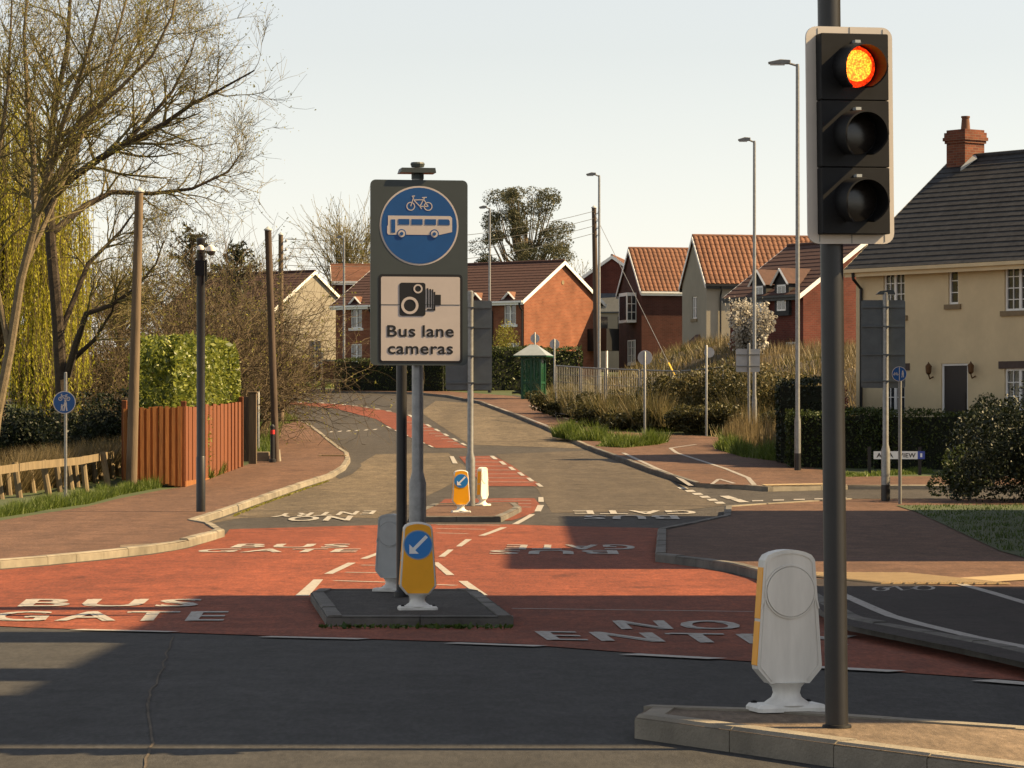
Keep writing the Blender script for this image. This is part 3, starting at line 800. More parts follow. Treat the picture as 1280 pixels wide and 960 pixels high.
# ---- traffic bollards
def bollard(label, loc, rot, k=1.0, grp='keep left bollards', body='white_plastic'):
    t = thing('traffic_bollard', label, 'bollard', loc, rot, grp); t.scale = (k, k, k)
    half = [(.115, .155), (.185, .235), (.187, .26), (.150, .80), (.147, .84), (.128, .868), (.09, .885), (.045, .895)]
    out = half + [(0, .898)] + [(-x, z) for x, z in reversed(half)]
    MB().plate(out, -.062, .062, .014).build('shell', body, t)
    inner = [(x * .9, .155 + (z - .155) * .955 + .014) for x, z in out]
    face('yellow_panel', [inner], 'bollard_yellow', t, -.062, .004)
    face('disc_rim', [circ(0, .665, .152, 32)], 'grey_plastic', t, -.066, .004)
    face('blue_disc', [circ(0, .665, .141, 32)], 'bollard_blue', t, -.070, .002)
    arrow = [bar(.088, .753, -.03, .635, .036), [(-.088, .577), (-.088, .665), (-.058, .665), (-.012, .617), (.0, .607), (.0, .577)], [(-.088, .577), (-.088, .66), (-.05, .655), (-.01, .615), (-.005, .577)]]
    face('arrow', [bar(.088, .753, -.045, .620, .034)], 'arrow_white', t, -.072, .002)
    face('arrow_head', [[(-.09, .575), (-.09, .672), (-.058, .640), (-.025, .607), (.007, .575)]], 'arrow_white', t, -.0725, .002)
    back = MB(); back.plate(circ(0, .665, .138, 32), .062, .074, 0); back.build('back_disc', body, t)
    rib = MB(); rib.plate(ringp(0, .665, .138, .148, 32)[0], .062, .066)
    for q in ringp(0, .665, .142, .150, 32)[1:]: rib.plate(q, .062, .070)
    for q in ([(-.14, .63), (-.14, .64), (-.155, .60), (-.165, .57), (-.172, .57), (-.16, .62)],): rib.plate(q, .06, .068); rib.plate([(-x, z) for x, z in q][::-1], .06, .068)
    rib.build('back_rib', body, t)
    rim = MB(); n_ = len(out)
    for i_ in range(n_ - 1):
        (xa, za), (xb, zb_) = out[i_], out[i_ + 1]; f_ = lambda x, z: (x * .93, .53 + (z - .53) * .965)
        pa, pb = f_(xa, za), f_(xb, zb_); qa, qb = (pa[0] * .95, .53 + (pa[1] - .53) * .975), (pb[0] * .95, .53 + (pb[1] - .53) * .975)
        rim.plate([pa, pb, qb, qa], .060, .0665)
    rim.build('back_rim', body, t)
    for sgn in (-1, 1):
        for z0, z1 in ((.255, .50), (.515, .80)):
            x0 = .187 - (z0 - .26) * .0685; x1 = .187 - (z1 - .26) * .0685
            b = MB(); d = .004
            b.add([(sgn * x0, -.045, z0), (sgn * (x0 + d), -.042, z0 + .003), (sgn * (x0 + d), .042, z0 + .003), (sgn * x0, .045, z0),
                   (sgn * x1, -.045, z1), (sgn * (x1 + d), -.042, z1 - .003), (sgn * (x1 + d), .042, z1 - .003), (sgn * x1, .045, z1)],
                  [(0, 1, 2, 3), (4, 7, 6, 5), (0, 4, 5, 1), (1, 5, 6, 2), (2, 6, 7, 3), (0, 3, 7, 4)])
            b.build('side_panel', 'bollard_orange', t)
    MB().lathe([(.135, .035), (.12, .05), (.085, .075), (.075, .10), (.082, .13), (.11, .16)], 20).build('neck', 'white_plastic', t, True)
    MB().bbox(-.20, .20, -.13, .13, 0, .04, .018).build('foot', 'white_plastic', t)
    for x in (-.16, .16):
        MB().lathe([(.018, .04), (.018, .05), (.008, .056)], 8, (x, -.09)).build('bolt', 'black_plastic', t)
    return t
bollard('keep left bollard with yellow face standing under the bus lane sign', G(522, 762, .09), R(6), .915)
bollard('grey backed bollard turned away, behind the black post', G(490, 739, .095), R(180 - 24), .90, body='grey_plastic')
bollard('keep left bollard beside the lamp base of the blank backed sign', G(576, 640.5, .10), R(8), .90)
bollard('bollard seen almost edge on, just behind the blank backed sign pole', G(603, 632, .10), R(180 + 62), .86)
bollard('large white backed bollard with orange side strip beside the traffic signal', G(983, 888, .12), R(180 + 15), .95)

# ---- the traffic signal
TB = G(1046, 909, .115)
s2 = S(TB.y)
ts = thing('traffic_signal', 'black traffic signal showing red, with white bordered backing board', 'traffic light', TB)
ts.rotation_euler = (0, R(-.62), 0)
MB().lathe([(.0575, 0), (.0575, 4.15)], 24).build('pole', 'black_paint', ts, True)
MB().lathe([(.075, 0), (.072, .012), (.06, .016)], 24).build('base_collar', 'black_plastic', ts, True)
def tz(py): return (909 - py) / s2
HA = R(15)
def rot_build(mb, name, m, parent, smooth=False):
    """head pieces: turned about the pole, hung in front of it"""
    c, s_ = math.cos(HA), math.sin(HA); ox = .09
    mb.v = [((x + .07) * c - (y) * s_ + 0.0, (x + .07) * s_ + (y) * c, z) for x, y, z in mb.v]
    return mb.build(name, m, parent, smooth)
zb, zt = tz(306), tz(36)
HW = .228
board = rot_build(MB().plate(rrect(-HW, HW, zb, zt, .055), -.095, -.08), 'backing_board', 'white_board', ts)
jb = MB()
for x in (-.17, .175): jb.box(x, x + .004, -.0965, -.0945, zb + .01, zt - .01)
jb.box(.0, .004, -.0965, -.0945, zt - .05, zt - .002); jb.box(.0, .004, -.0965, -.0945, zb + .002, zb + .05)
rot_build(jb, 'board_joint', 'pole_grey', board)
hb, ht = tz(295), tz(46)
pitch = (ht - hb) / 3
for i, nm in enumerate(('green', 'amber', 'red')):
    z0 = hb + i * pitch; zc_ = z0 + pitch * .5
    sec = rot_build(MB().plate(rrect(-.178, .178, z0 + .0012, z0 + pitch - .0012, .006, 2), -.17, -.096, .004), 'signal_section', 'black_plastic', ts)
    lens = MB(); n = 28; yl_ = -.173
    prof = [(.104, yl_), (.085, yl_ - .009), (.05, yl_ - .017), (.0, yl_ - .02)]
    for r_, y_ in prof[:-1]:
        lens.v += [(r_ * math.cos(2 * math.pi * k / n), y_, zc_ + r_ * math.sin(2 * math.pi * k / n)) for k in range(n)]
    for r_ in range(2):
        for k in range(n): lens.f.append((r_ * n + k, r_ * n + (k + 1) % n, (r_ + 1) * n + (k + 1) % n, (r_ + 1) * n + k))
    lens.f.append(tuple(2 * n + k for k in range(n)))
    rot_build(lens, 'lens', 'lens_red' if nm == 'red' else 'lens_dark', sec, True)
    if nm == 'red':
        core = MB(); core.plate(circ(.0, zc_ + .002, .078, 24), yl_ - .026, yl_ - .022); rot_build(core, 'lit_core', 'lens_red_core', sec)
    vis = MB(); nseg = 30; L_ = .165
    ring = []
    for k in range(nseg + 1):
        a = R(-62) + (R(360) - R(56)) * k / nseg      # open at the bottom
        ring.append(a)
    for r_out in (.118, .110):
        for k, a in enumerate(ring):
            drop = .012
            cut = 1.0 - .42 * max(0, -math.sin(a)) ** 1.5
            vis.v.append((r_out * math.cos(a), -.168, zc_ + r_out * math.sin(a)))
            vis.v.append(((r_out - .004) * math.cos(a), -.168 - L_ * cut, zc_ - drop + (r_out - .004) * math.sin(a)))
    m2 = 2 * (nseg + 1)
    for k in range(nseg):
        i0 = 2 * k
        vis.f.append((i0, i0 + 1, i0 + 3, i0 + 2)); vis.f.append((m2 + i0, m2 + i0 + 2, m2 + i0 + 3, m2 + i0 + 1))
        vis.f.append((i0 + 1, m2 + i0 + 1, m2 + i0 + 3, i0 + 3))
    vo = rot_build(vis, 'visor', 'black_plastic', sec, True)
    clip = MB().box(-.014, .014, -.215, -.168, zc_ + .114, zc_ + .128); rot_build(clip, 'visor_clip', 'grey_plastic', vo)
for z_ in (zb + .1, zt - .13):
    rot_build(MB().box(-.05, .05, -.08, .02, z_, z_ + .03), 'bracket', 'black_plastic', ts)

# ---- sign on the far island, seen from behind, and its pole
def sign_back_post(name, label, base, top_h, plates, rad=.045, lower=None, m='galvanised', cat='road sign', rot=0, back='sign_back', group=None, foot=None):
    """a pole and blank backed sign plates: plates = list of (kind, cx, cz, w, h), the plates face away"""
    t = thing(name, label, cat, base, rot, group)
    if lower: prof = [(lower[0], 0), (lower[0], lower[1]), (rad, lower[1] + .12), (rad, top_h), (rad * .6, top_h + .02)]
    else: prof = [(rad, 0), (rad, top_h), (rad * .6, top_h + .02)]
    p = MB().lathe(prof, 12).build('pole', m, t, True)
    if foot: MB().lathe([(prof[0][0] + .003, 0), (prof[0][0] + .003, foot)], 12).build('painted_foot', 'black_paint', t, True)
    for kind, cx, cz, w, h in plates:
        if kind == 'disc':
            o = MB().plate(circ(cx, cz, w / 2, 28), .05, .065).build('sign_plate', back, t)
        else:
            o = MB().plate(rrect(cx - w / 2, cx + w / 2, cz - h / 2, cz + h / 2, min(.05, w / 6)), .05, .065).build('sign_plate', back, t)
            for f_ in (-.42, -.12, .2, .42) if h > 1.2 else (-.25, .25):
                b = MB()
                b.box(cx - w / 2 + .01, cx + w / 2 - .01, .025, .05, cz + f_ * h - .016, cz + f_ * h + .016)
                b.box(-rad - .012, rad + .012, -rad - .012, .03, cz + f_ * h - .012, cz + f_ * h + .012)
                b.build('mounting_rail', 'sign_back' if back == 'sign_back' else 'galvanised', t)
    return t
FB = G(588, 632.5, .10); sf = S(FB.y)
sign_back_post('blank_backed_sign', 'tall dark sign back on a galvanised pole between two far bollards', FB, (632 - 364) / sf,
               [('rect', (586 - 588) / sf, (632 - 431) / sf, 58 / sf, 112 / sf)], .06, (.095, .95), rot=R(2))
RB = G(1107, 626, .11); sr = S(RB.y)
q = sign_back_post('blank_backed_sign', 'tall dark sign back with sunlit pole, in front of the cream house hedge', RB, (626 - 366) / sr,
               [('rect', (1104.5 - 1107) / sr, (626 - 430) / sr, 55 / sr, 110 / sr)], .062, (.093, 1.05), foot=.33)
MB().plate([(-.2, (626 - 368) / sr), (.2, (626 - 368) / sr), (.16, (626 - 362) / sr), (-.12, (626 - 364) / sr)], -.05, .12).build('lamp_hood', 'sign_grey', q)

# ---- blue round signs on thin posts
def blue_sign(label, base, height, rad, kind, post=.03, m='galvanised', zc=None, rot=0, cx=0.0):
    t = thing('blue_round_sign', label, 'road sign', base, rot)
    MB().lathe([(post, 0), (post, height), (post * .5, height + .015)], 10).build('pole', m, t, True)
    zc = zc or height - rad
    MB().plate(circ(cx, zc, rad, 32), -post - .02, -post - .006).build('sign_plate', 'sign_back', t)
    y = -post - .02
    face('rim', [circ(cx, zc, rad, 36)], 'sign_white', t, y, .002)
    face('blue_disc', [circ(cx, zc, rad * .93, 36)], 'sign_blue', t, y - .002, .002)
    y -= .004
    if kind == 'shared':
        face('bicycle_symbol', bicycle(cx, zc + rad * .42, rad * 1.05, rad * .055), 'sign_white', t, y, .002)
        def person(x, s_, nm):
            z = zc - rad * .75
            face(nm, [circ(x, z + .88 * s_, .10 * s_, 12), [(x - .14 * s_, z + .4 * s_), (x + .14 * s_, z + .4 * s_), (x + .12 * s_, z + .76 * s_), (x - .12 * s_, z + .76 * s_)],
                      bar(x - .06 * s_, z + .42 * s_, x - .14 * s_, z, .11 * s_), bar(x + .06 * s_, z + .42 * s_, x + .13 * s_, z, .11 * s_)], 'sign_white', t, y, .002)
        person(cx + rad * .1, rad * 1.0, 'adult_symbol'); person(cx - rad * .22, rad * .6, 'child_symbol')
        face('arm', [bar(cx - rad * .02, zc - rad * .2, cx - rad * .2, zc - rad * .4, rad * .07)], 'sign_white', t, y - .0005, .002)
    else:
        face('dividing_bar', [bar(cx, zc - rad * .9, cx, zc + rad * .9, rad * .08)], 'sign_white', t, y, .002)
        face('bicycle_symbol', bicycle(cx - rad * .47, zc, rad * .72, rad * .06), 'sign_white', t, y, .002)
        x, z, s_ = cx + rad * .45, zc - rad * .45, rad * .9
        face('adult_symbol', [circ(x, z + .9 * s_, .11 * s_, 12), [(x - .16 * s_, z + .4 * s_), (x + .16 * s_, z + .4 * s_), (x + .13 * s_, z + .76 * s_), (x - .13 * s_, z + .76 * s_)],
                      bar(x - .06 * s_, z + .42 * s_, x - .13 * s_, z, .11 * s_), bar(x + .06 * s_, z + .42 * s_, x + .13 * s_, z, .11 * s_)], 'sign_white', t, y, .002)
    return t
b1 = G(82, 626, .1); k1 = S(b1.y)
blue_sign('blue shared path sign on a thin post in front of the leaning rail fence', b1, (626 - 466) / k1, 14.2 / k1, 'shared', .032, 'galvanised', (626 - 503) / k1, 0, -.02)
b2 = G(1125, 630, .11); k2 = S(b2.y)
blue_sign('small blue split cycle and foot path sign below the dark sign back', b2, (630 - 462) / k2, 9.4 / k2, 'split', .036, 'pole_grey', (630 - 467.5) / k2, 0, -.02)

# ---- round and square sign backs along the far footway
def pole_at(px, py, off=.1):
    q_ = G(px, py, off); return q_, S(q_.y)
for (px, py, top, cy, r_, lab, bk) in (
        (806, 546, 440, 447, 9.2, 'pale round sign back on a thin post at the grass tufts', 'sign_back_pale'),
        (693, 500, 424, 430, 6.2, 'round sign back on a short post beside the green kiosk', 'sign_back_pale'),
        (668.5, 494, 416, 423, 5.8, 'round sign back rising over the kiosk roof against the brick gable', 'sign_back_pale'),):
    q_, k = pole_at(px, py)
    sign_back_post('round_sign', lab, q_, (py - top) / k, [('disc', 0, (py - cy) / k, 2 * r_ / k, 0)], .04, back=bk, rot=R(-10), m='galvanised')
q_, k = pole_at(393, 490); k *= 1
sign_back_post('far_sign_post', 'dark oblong sign back with a small disc below, across the bend', q_, (490 - 426) / k, [('rect', .02, (490 - 440) / k, 15 / k, 28 / k), ], .045, foot=.4)
q_, k = pole_at(393.5, 489.6)
q_, k = pole_at(402, 488.5)
sign_back_post('marker_post', 'thin grey marker post across the bend beside the dark sign', q_, (488 - 438) / k, [('rect', 0, (488 - 444) / k, 5 / k, 10 / k)], .045)
q_, k = pole_at(394, 488.2)
sign_back_post('round_sign', 'small round sign back under the dark oblong sign across the bend', q_, (488 - 452) / k, [('disc', 0, (488 - 456) / k, 9.0 / k, 0)], .03, back='sign_back_pale')
D_ = 106.0; k = S(D_)
sign_back_post('square_sign', 'grey square sign back on a thin post in the dry weeds', Vector(((936 - 640) / k, D_, zr(D_) + .1)), CAMZ + (HORIZ - 430) / k - zr(D_) - .1,
               [('rect', (935 - 936) / k, CAMZ + (HORIZ - 450.5) / k - zr(D_) - .1, 30 / k, 29 / k)], .045, back='sign_back_pale')
D_ = 114.0; k = S(D_)
sign_back_post('marker_post', 'thin marker post with small disc below the yellow guy wire', Vector(((883 - 640) / k, D_, zr(D_) + .1)), CAMZ + (HORIZ - 432) / k - zr(D_) - .1,
               [('disc', .1, CAMZ + (HORIZ - 440.5) / k - zr(D_) - .1, 13 / k, 0)], .04, back='sign_back_pale')

# ---- street nameplate
q_, k = pole_at(1128, 594, .1)
nmp = thing('street_nameplate', 'low white street nameplate reading VIEW, standing before the dark hedge', 'street sign', q_)
k = S(q_.y)
for px in (1087, 1150): MB().box((px - 1128) / k - .04, (px - 1128) / k + .04, .02, .09, 0, .72).build('post', 'black_paint', nmp)
zc_ = (594 - 569) / k
MB().plate(rrect((1092 - 1128) / k, (1147 - 1128) / k, zc_ - .1, zc_ + .1, .015), -.01, .012).build('plate', 'plate_white', nmp)
MB().plate([((1147 - 1128) / k, zc_ - .1), ((1156 - 1128) / k, zc_ - .1), ((1156 - 1128) / k, zc_ + .1), ((1147 - 1128) / k, zc_ + .1)], -.0105, .012).build('blue_tab', 'plate_blue', nmp)
flat_text('lettering', 'ANA', 'sign_black', nmp, (1106 - 1128) / k, zc_ - .055, 21 / k, .155, -.0125, .02)
flat_text('lettering', 'VIEW', 'sign_black', nmp, (1134 - 1128) / k, zc_ - .055, 21 / k, .155, -.0125, .02)
face('tab_mark', [bar((1151.5 - 1128) / k, zc_ - .05, (1151.5 - 1128) / k, zc_ + .05, .05)], 'arrow_white', nmp, -.0115)

# ---- camera post on the left footway
CB = G(251, 640, .1); kc = S(CB.y)
cp = thing('camera_post', 'matt black post with two white dome cameras at its top, on the left footway', 'camera post', CB)
MB().lathe([(.085, 0), (.085, 1.0), (.08, 1.02), (.08, (640 - 303) / kc), (.085, (640 - 302) / kc), (.085, (640 - 298) / kc), (.02, (640 - 297) / kc)], 18).build('pole', 'black_paint', cp, True)
for cx, cz, r_ in ((.01, 313, .075), (.21, 314.5, .095)):
    z = (640 - cz) / kc
    o = MB().lathe([(r_ * .25, z + r_ * 1.25), (r_ * .75, z + r_ * 1.0), (r_, z + r_ * .4), (r_, z)], 16, (cx, -.16)).build('camera_housing', 'white_plastic', cp, True)
    MB().lathe([(r_ * .92, z), (r_ * .8, z - r_ * .5), (r_ * .4, z - r_ * .85), (0, z - r_ * .95)], 16, (cx, -.16)).build('camera_dome', 'glass_dark', o, True)
    MB().tube([(cx, -.16, z + r_ * 1.1), (cx * .5, -.1, z + r_ * 1.15), (0, 0, z + r_ * .9)], .022, 8).build('arm', 'black_paint', o)
b = MB(); b.bbox(-.10, .09, -.12, -.08, (640 - 345) / kc, (640 - 326) / kc); b.bbox(.09, .13, -.1, -.05, (640 - 352) / kc, (640 - 325) / kc); b.build('equipment_box', 'black_plastic', cp)
MB().lathe([(.09, (640 - 336) / kc), (.09, (640 - 334) / kc)], 18).build('strap', 'grey_plastic', cp)
MB().lathe([(.082, .0), (.088, .0), (.088, 1.05), (.082, 1.06)], 18).build('lower_sleeve', 'black_paint', cp, True)

# ---- street lamps
def lamp_post(label, px, base, top, arm, D=None, off=.1, rad=(.085, .05)):
    if D is None: q_ = G(px, base, off)
    else: q_ = Vector(((px - 640) * D / FPX, D, zr(D) + off))
    k = S(q_.y); H = CAMZ + (HORIZ - top) / k - q_.z
    t = thing('street_lamp', label, 'street lamp', q_, 0, 'street lamps along the road')
    MB().lathe([(rad[0], 0), (rad[0], 1.3), (rad[0] * .72, 1.45), (rad[1], H - .1), (rad[1] * .8, H)], 14).build('column', 'galvanised', t, True)
    MB().lathe([(rad[0] + .004, .0), (rad[0] + .004, .45)], 14).build('painted_foot', 'black_paint', t, True)
    a = arm / k; sg_ = 1 if a > 0 else -1
    MB().tube([(0, 0, H - .05), (a * .35, 0, H + .03)], .03, 8).build('bracket', 'galvanised', t)
    L_ = abs(a)
    hd_ = MB().plate([(a * .25, H + .0), (a, H + .0), (a * 1.02, H + .05), (a * .6, H + .12), (a * .25, H + .1)] if sg_ > 0 else
                     [(a * 1.02, H + .05), (a, H + .0), (a * .25, H + .0), (a * .25, H + .1), (a * .6, H + .12)], -.1, .1, .02).build('lantern', 'pole_grey', t)
    MB().box(min(a * .45, a * .95), max(a * .45, a * .95), -.08, .08, H - .03, H - .002).build('diffuser', 'sign_back_pale', hd_)
    return t
lamp_post('tallest street lamp, standing before the clipped hedge of the cream house', 997, 588, 80, -36)
l2 = lamp_post('street lamp rising behind the white blossom tree', 943, 0, 176, -20, 112)
lamp_post('street lamp close beside the brown telegraph pole', 749, 0, 219, -16, 141)
lamp_post('street lamp in front of the eucalyptus tree, lower part behind the sign', 612, 0, 260, -13, 160)
lamp_post('street lamp across the bend before the pale gabled house', 430, 0, 297, -9, 164)

# ---- telegraph poles
def tele_pole(label, px0, base, px1, top, r0, r1, m='pole_wood', D=None, off=.1, arms=0):
    q_ = G(px0, base, off) if D is None else Vector(((px0 - 640) * D / FPX, D, zr(D) + off))
    if base and D: q_ = P(px0, base, D)
    k = S(q_.y); H = CAMZ + (HORIZ - top) / k - q_.z; dx = (px1 - px0) / k
    t = thing('telegraph_pole', label, 'telegraph pole', q_, 0, None)
    MB().tube([(dx * f, 0, H * f) for f in (-.09 if base and D else 0, .25, .5, .75, 1)], [r0 + (r1 - r0) * f for f in (0, .25, .5, .75, 1)], 14).build('shaft', m, t, True)
    MB().lathe([(r1 * 1.25, H), (r1 * 1.2, H + .03), (0, H + .12)], 12, (dx, 0)).build('cap', 'grey_plastic', t)
    b = MB()
    for i in range(arms):
        z = H - .25 - i * .32
        b.tube([(dx, 0, z), (dx + .2, -.05, z)], .02, 6); b.lathe([(.02, z), (.045, z + .02), (.045, z + .08), (.02, z + .1)], 8, (dx + .2, -.05))
    if arms: b.build('insulator', 'grey_plastic', t)
    return t, q_, H, dx
tele_pole('leaning weathered wooden pole in front of the orange board fence', 164.5, 593, 174, 240, .13, .095, D=G(229, 609, .1).y - .95)
tele_pole('dark wooden telegraph pole beside the low kerb wall, past the board fence', 345, 577, 335, 288, .10, .095, 'pole_wood_dark', off=.12)
tpA = tele_pole('slim weathered telegraph pole with wires, at the grass end of the left footway', 351, 531, 351, 294, .12, .085, arms=4)
tpB = tele_pole('reddish brown telegraph pole with wires beside a lamp', 747, 0, 742.5, 260, .14, .10, 'pole_wood_dark', D=146, arms=4)
tele_pole('thin distant pole showing between the willow and the bare tree', 100, 0, 100, 305, .06, .05, 'pole_wood', D=130)
# wires between the two poles
for i in range(4):
    a = tpA[1] + Vector((tpA[3] + .2, -.05, tpA[2] - .25 - i * .32 + .1)); c = tpB[1] + Vector((tpB[3] - .02, -.1, tpB[2] - .25 - i * .32 + .1))
    pts = [a.lerp(c, f) - Vector((0, 0, .5 * 4 * f * (1 - f))) for f in np.linspace(0, 1, 13)]
    o = MB().tube(pts, .011, 5).build('overhead_wire', 'wire_black')
    tag(o, ['topmost', 'second', 'third', 'lowest'][i] + ' overhead wire between the weathered and reddish telegraph poles', 'wire', 'wires between the telegraph poles')
g0 = tpB[1] + Vector((tpB[3], 0, tpB[2] - .2)); D_ = 119.0; g1 = P(878, 446, D_); g1.z = bankz(g1.x, g1.y) - .02
gw = thing('guy_wire', 'stay wire with yellow guard running down from the brown telegraph pole', 'wire', g1)
MB().tube([(0, 0, 0), g0 - g1], .012, 6).build('cable', 'steel_mesh', gw)
MB().tube([Vector((0, 0, .02)), (g0 - g1) * .27], .035, 8).build('yellow_guard', 'guy_yellow', gw)

# small black post with red band, grey post, low kerb wall by the fence end
q_ = G(342, 577.5, .1)
t = thing('banded_post', 'short black post with a red band against the dark telegraph pole foot', 'post', q_ + Vector((.0, -.45, 0)))
MB().lathe([(.1, 0), (.1, .08), (.065, .1), (.06, .95), (.07, .96), (.07, 1.0), (.02, 1.06)], 14).build('shaft', 'black_paint', t, True)
MB().lathe([(.066, .78), (.066, .9)], 14).build('red_band', 'red_band', t)
lwall = thing('low_edging', 'low concrete edging with a sloped end stone beside the banded post', 'kerb edging', G(330, 577, .1))
MB().bbox(-.9, .15, .0, .12, 0, .28, .02).build('edging_slab', 'wall_block', lwall)
MB().add([(.2, -.1, 0), (.45, -.1, 0), (.45, .5, 0), (.2, .5, 0), (.3, -.06, .3), (.42, -.06, .34), (.42, .46, .34), (.3, .46, .3)],
         [(0, 3, 2, 1), (4, 5, 6, 7), (0, 1, 5, 4), (1, 2, 6, 5), (2, 3, 7, 6), (3, 0, 4, 7)]).build('end_stone', 'kerb_concrete', lwall)
q_ = G(323, 566, .1)
t = thing('marker_post', 'thin grey post rising in front of the brown shrubs', 'post', q_)
MB().lathe([(.035, 0), (.035, 1.9), (.02, 1.92)], 8).build('shaft', 'galvanised', t, True)
MB().lathe([(.036, 1.84), (.045, 1.85), (.045, 1.94), (.0, 1.96)], 8).build('cap', 'black_plastic', t, True)
q_ = G(413, 489.5, .1)
t = thing('wooden_barrier', 'short two post wooden barrier beside the clipped hedge across the bend', 'barrier', q_)
for x in (-.35, .35): MB().bbox(x - .09, x + .09, -.09, .09, 0, .55).build('post', 'pole_wood_dark', t)
MB().bbox(-.6, .6, -.1, .1, .45, .6).build('rail', 'rail_wood', t)

# ---- green kiosk shelter
KB = G(664, 499, .1); kk = S(KB.y)
kz = thing('green_shelter', 'small green framed glass shelter with pale hipped roof by the hedge', 'shelter', KB, R(-12))
w_, d_, h_ = 23 / kk, 1.0, (499 - 446) / kk
for x in (-w_ / 2, 0.0, w_ / 2):
    for y in (0, d_):
        MB().bbox(x - .05, x + .05, y - .05, y + .05, 0, h_, .01).build('post', 'kiosk_green', kz)
for z in (.06, .75, h_ - .1):
    b = MB(); b.box(-w_ / 2 + .05, w_ / 2 - .05, -.03, .03, z - .05, z + .05); b.box(-w_ / 2 + .05, w_ / 2 - .05, d_ - .03, d_ + .03, z - .05, z + .05)
    b.box(-w_ / 2 - .03, -w_ / 2 + .03, .05, d_ - .05, z - .05, z + .05); b.box(w_ / 2 - .03, w_ / 2 + .03, .05, d_ - .05, z - .05, z + .05)
    b.build('rail', 'kiosk_green', kz)
for x0, x1 in ((-w_ / 2 + .05, -.05), (.05, w_ / 2 - .05)):
    for y in (0, d_): MB().box(x0, x1, y - .006, y + .006, .1, h_ - .14).build('pane', 'clear_panel', kz)
for x in (-w_ / 2, w_ / 2): MB().box(x - .006, x + .006, .05, d_ - .05, .1, h_ - .14).build('pane', 'clear_panel', kz)
ov = .35
MB().box(-w_ / 2 - ov, w_ / 2 + ov, -ov, d_ + ov, h_, h_ + .06).build('fascia', 'kiosk_green', kz)
rf = MB(); e = w_ / 2 + ov
rf.add([(-e, -ov, h_ + .062), (e, -ov, h_ + .062), (e, d_ + ov, h_ + .062), (-e, d_ + ov, h_ + .062), (-.15, d_ / 2, h_ + .062 + .5), (.15, d_ / 2, h_ + .062 + .5)],
       [(0, 1, 5, 4), (1, 2, 5), (2, 3, 4, 5), (3, 0, 4), (0, 3, 2, 1)])
rf.build('roof', 'kiosk_roof', kz)

# ================================================================== HOUSES
def wall_panel(b, o, u, nrm, w, h, holes, rise=0.0, reveal=.11):
    """one wall face with real openings: o corner, u along, z up, nrm outwards; holes = (x0,x1,z0,z1); rise = gable peak over the middle"""
    xs = sorted({0.0, w, *[v for q in holes for v in q[:2]]}); zs = sorted({0.0, h, *[v for q in holes for v in q[2:]]})
    o = Vector(o); u = Vector(u); n = Vector(nrm)
    pt = lambda x, z, d=0.0: o + u * x + Vector((0, 0, z)) - n * d
    for x0, x1 in zip(xs, xs[1:]):
        for z0, z1 in zip(zs, zs[1:]):
            cx, cz = (x0 + x1) / 2, (z0 + z1) / 2
            if any(a < cx < c and e < cz < g for a, c, e, g in holes): continue
            b.add([pt(x0, z0), pt(x1, z0), pt(x1, z1), pt(x0, z1)], [(0, 1, 2, 3)])
    for a, c, e, g in holes:
        k = [pt(a, e), pt(c, e), pt(c, g), pt(a, g)]; l = [pt(a, e, reveal), pt(c, e, reveal), pt(c, g, reveal), pt(a, g, reveal)]
        b.add(k + l, [(0, 4, 5, 1), (1, 5, 6, 2), (2, 6, 7, 3), (3, 7, 4, 0)])
    if rise: b.add([pt(0, h), pt(w, h), pt(w / 2, h + rise)], [(0, 1, 2)])
def window(parent, o, u, nrm, q, nx=2, nz=2, sill='stone_sill', lintel=None, depth=.08, frame='pvc_white', curtains=True):
    a, c, e, g = q; o = Vector(o); u = Vector(u); n = Vector(nrm)
    def bx(b, x0, x1, z0, z1, d0, d1):
        p = lambda x, z, d: o + u * x + Vector((0, 0, z)) - n * d
        b.add([p(x0, z0, d0), p(x1, z0, d0), p(x1, z0, d1), p(x0, z0, d1), p(x0, z1, d0), p(x1, z1, d0), p(x1, z1, d1), p(x0, z1, d1)],
              [(0, 3, 2, 1), (4, 5, 6, 7), (0, 1, 5, 4), (1, 2, 6, 5), (2, 3, 7, 6), (3, 0, 4, 7)])
    f = .06; b = MB()
    bx(b, a, a + f, e, g, depth - .03, depth + .03); bx(b, c - f, c, e, g, depth - .03, depth + .03)
    bx(b, a + f, c - f, e, e + f, depth - .03, depth + .03); bx(b, a + f, c - f, g - f, g, depth - .03, depth + .03)
    for i in range(1, nx):
        x = a + (c - a) * i / nx; bx(b, x - .045, x + .045, e + f, g - f, depth - .03, depth + .03)
    for i in range(nx):
        xa, xb = a + (c - a) * i / nx + .05, a + (c - a) * (i + 1) / nx - .05
        for j in range(1, nz):
            z = e + (g - e) * j / nz; bx(b, xa, xb, z - .012, z + .012, depth - .015, depth + .01)
        xm = (xa + xb) / 2
        if xb - xa > .3: bx(b, xm - .012, xm + .012, e + f, g - f, depth - .016, depth + .009)
    w = b.build('window', frame, parent)
    p = MB(); bx(p, a + f, c - f, e + f, g - f, depth + .012, depth + .02); p.build('pane', 'glass_dark', w)
    if sill:
        s_ = MB(); bx(s_, a - .12, c + .12, e - .14, e - .002, -.06, depth); s_.build('sill', sill, w)
    if lintel:
        s_ = MB(); bx(s_, a - .2, c + .2, g + .002, g + .2, -.03, depth); s_.build('lintel', lintel, w)
    return w
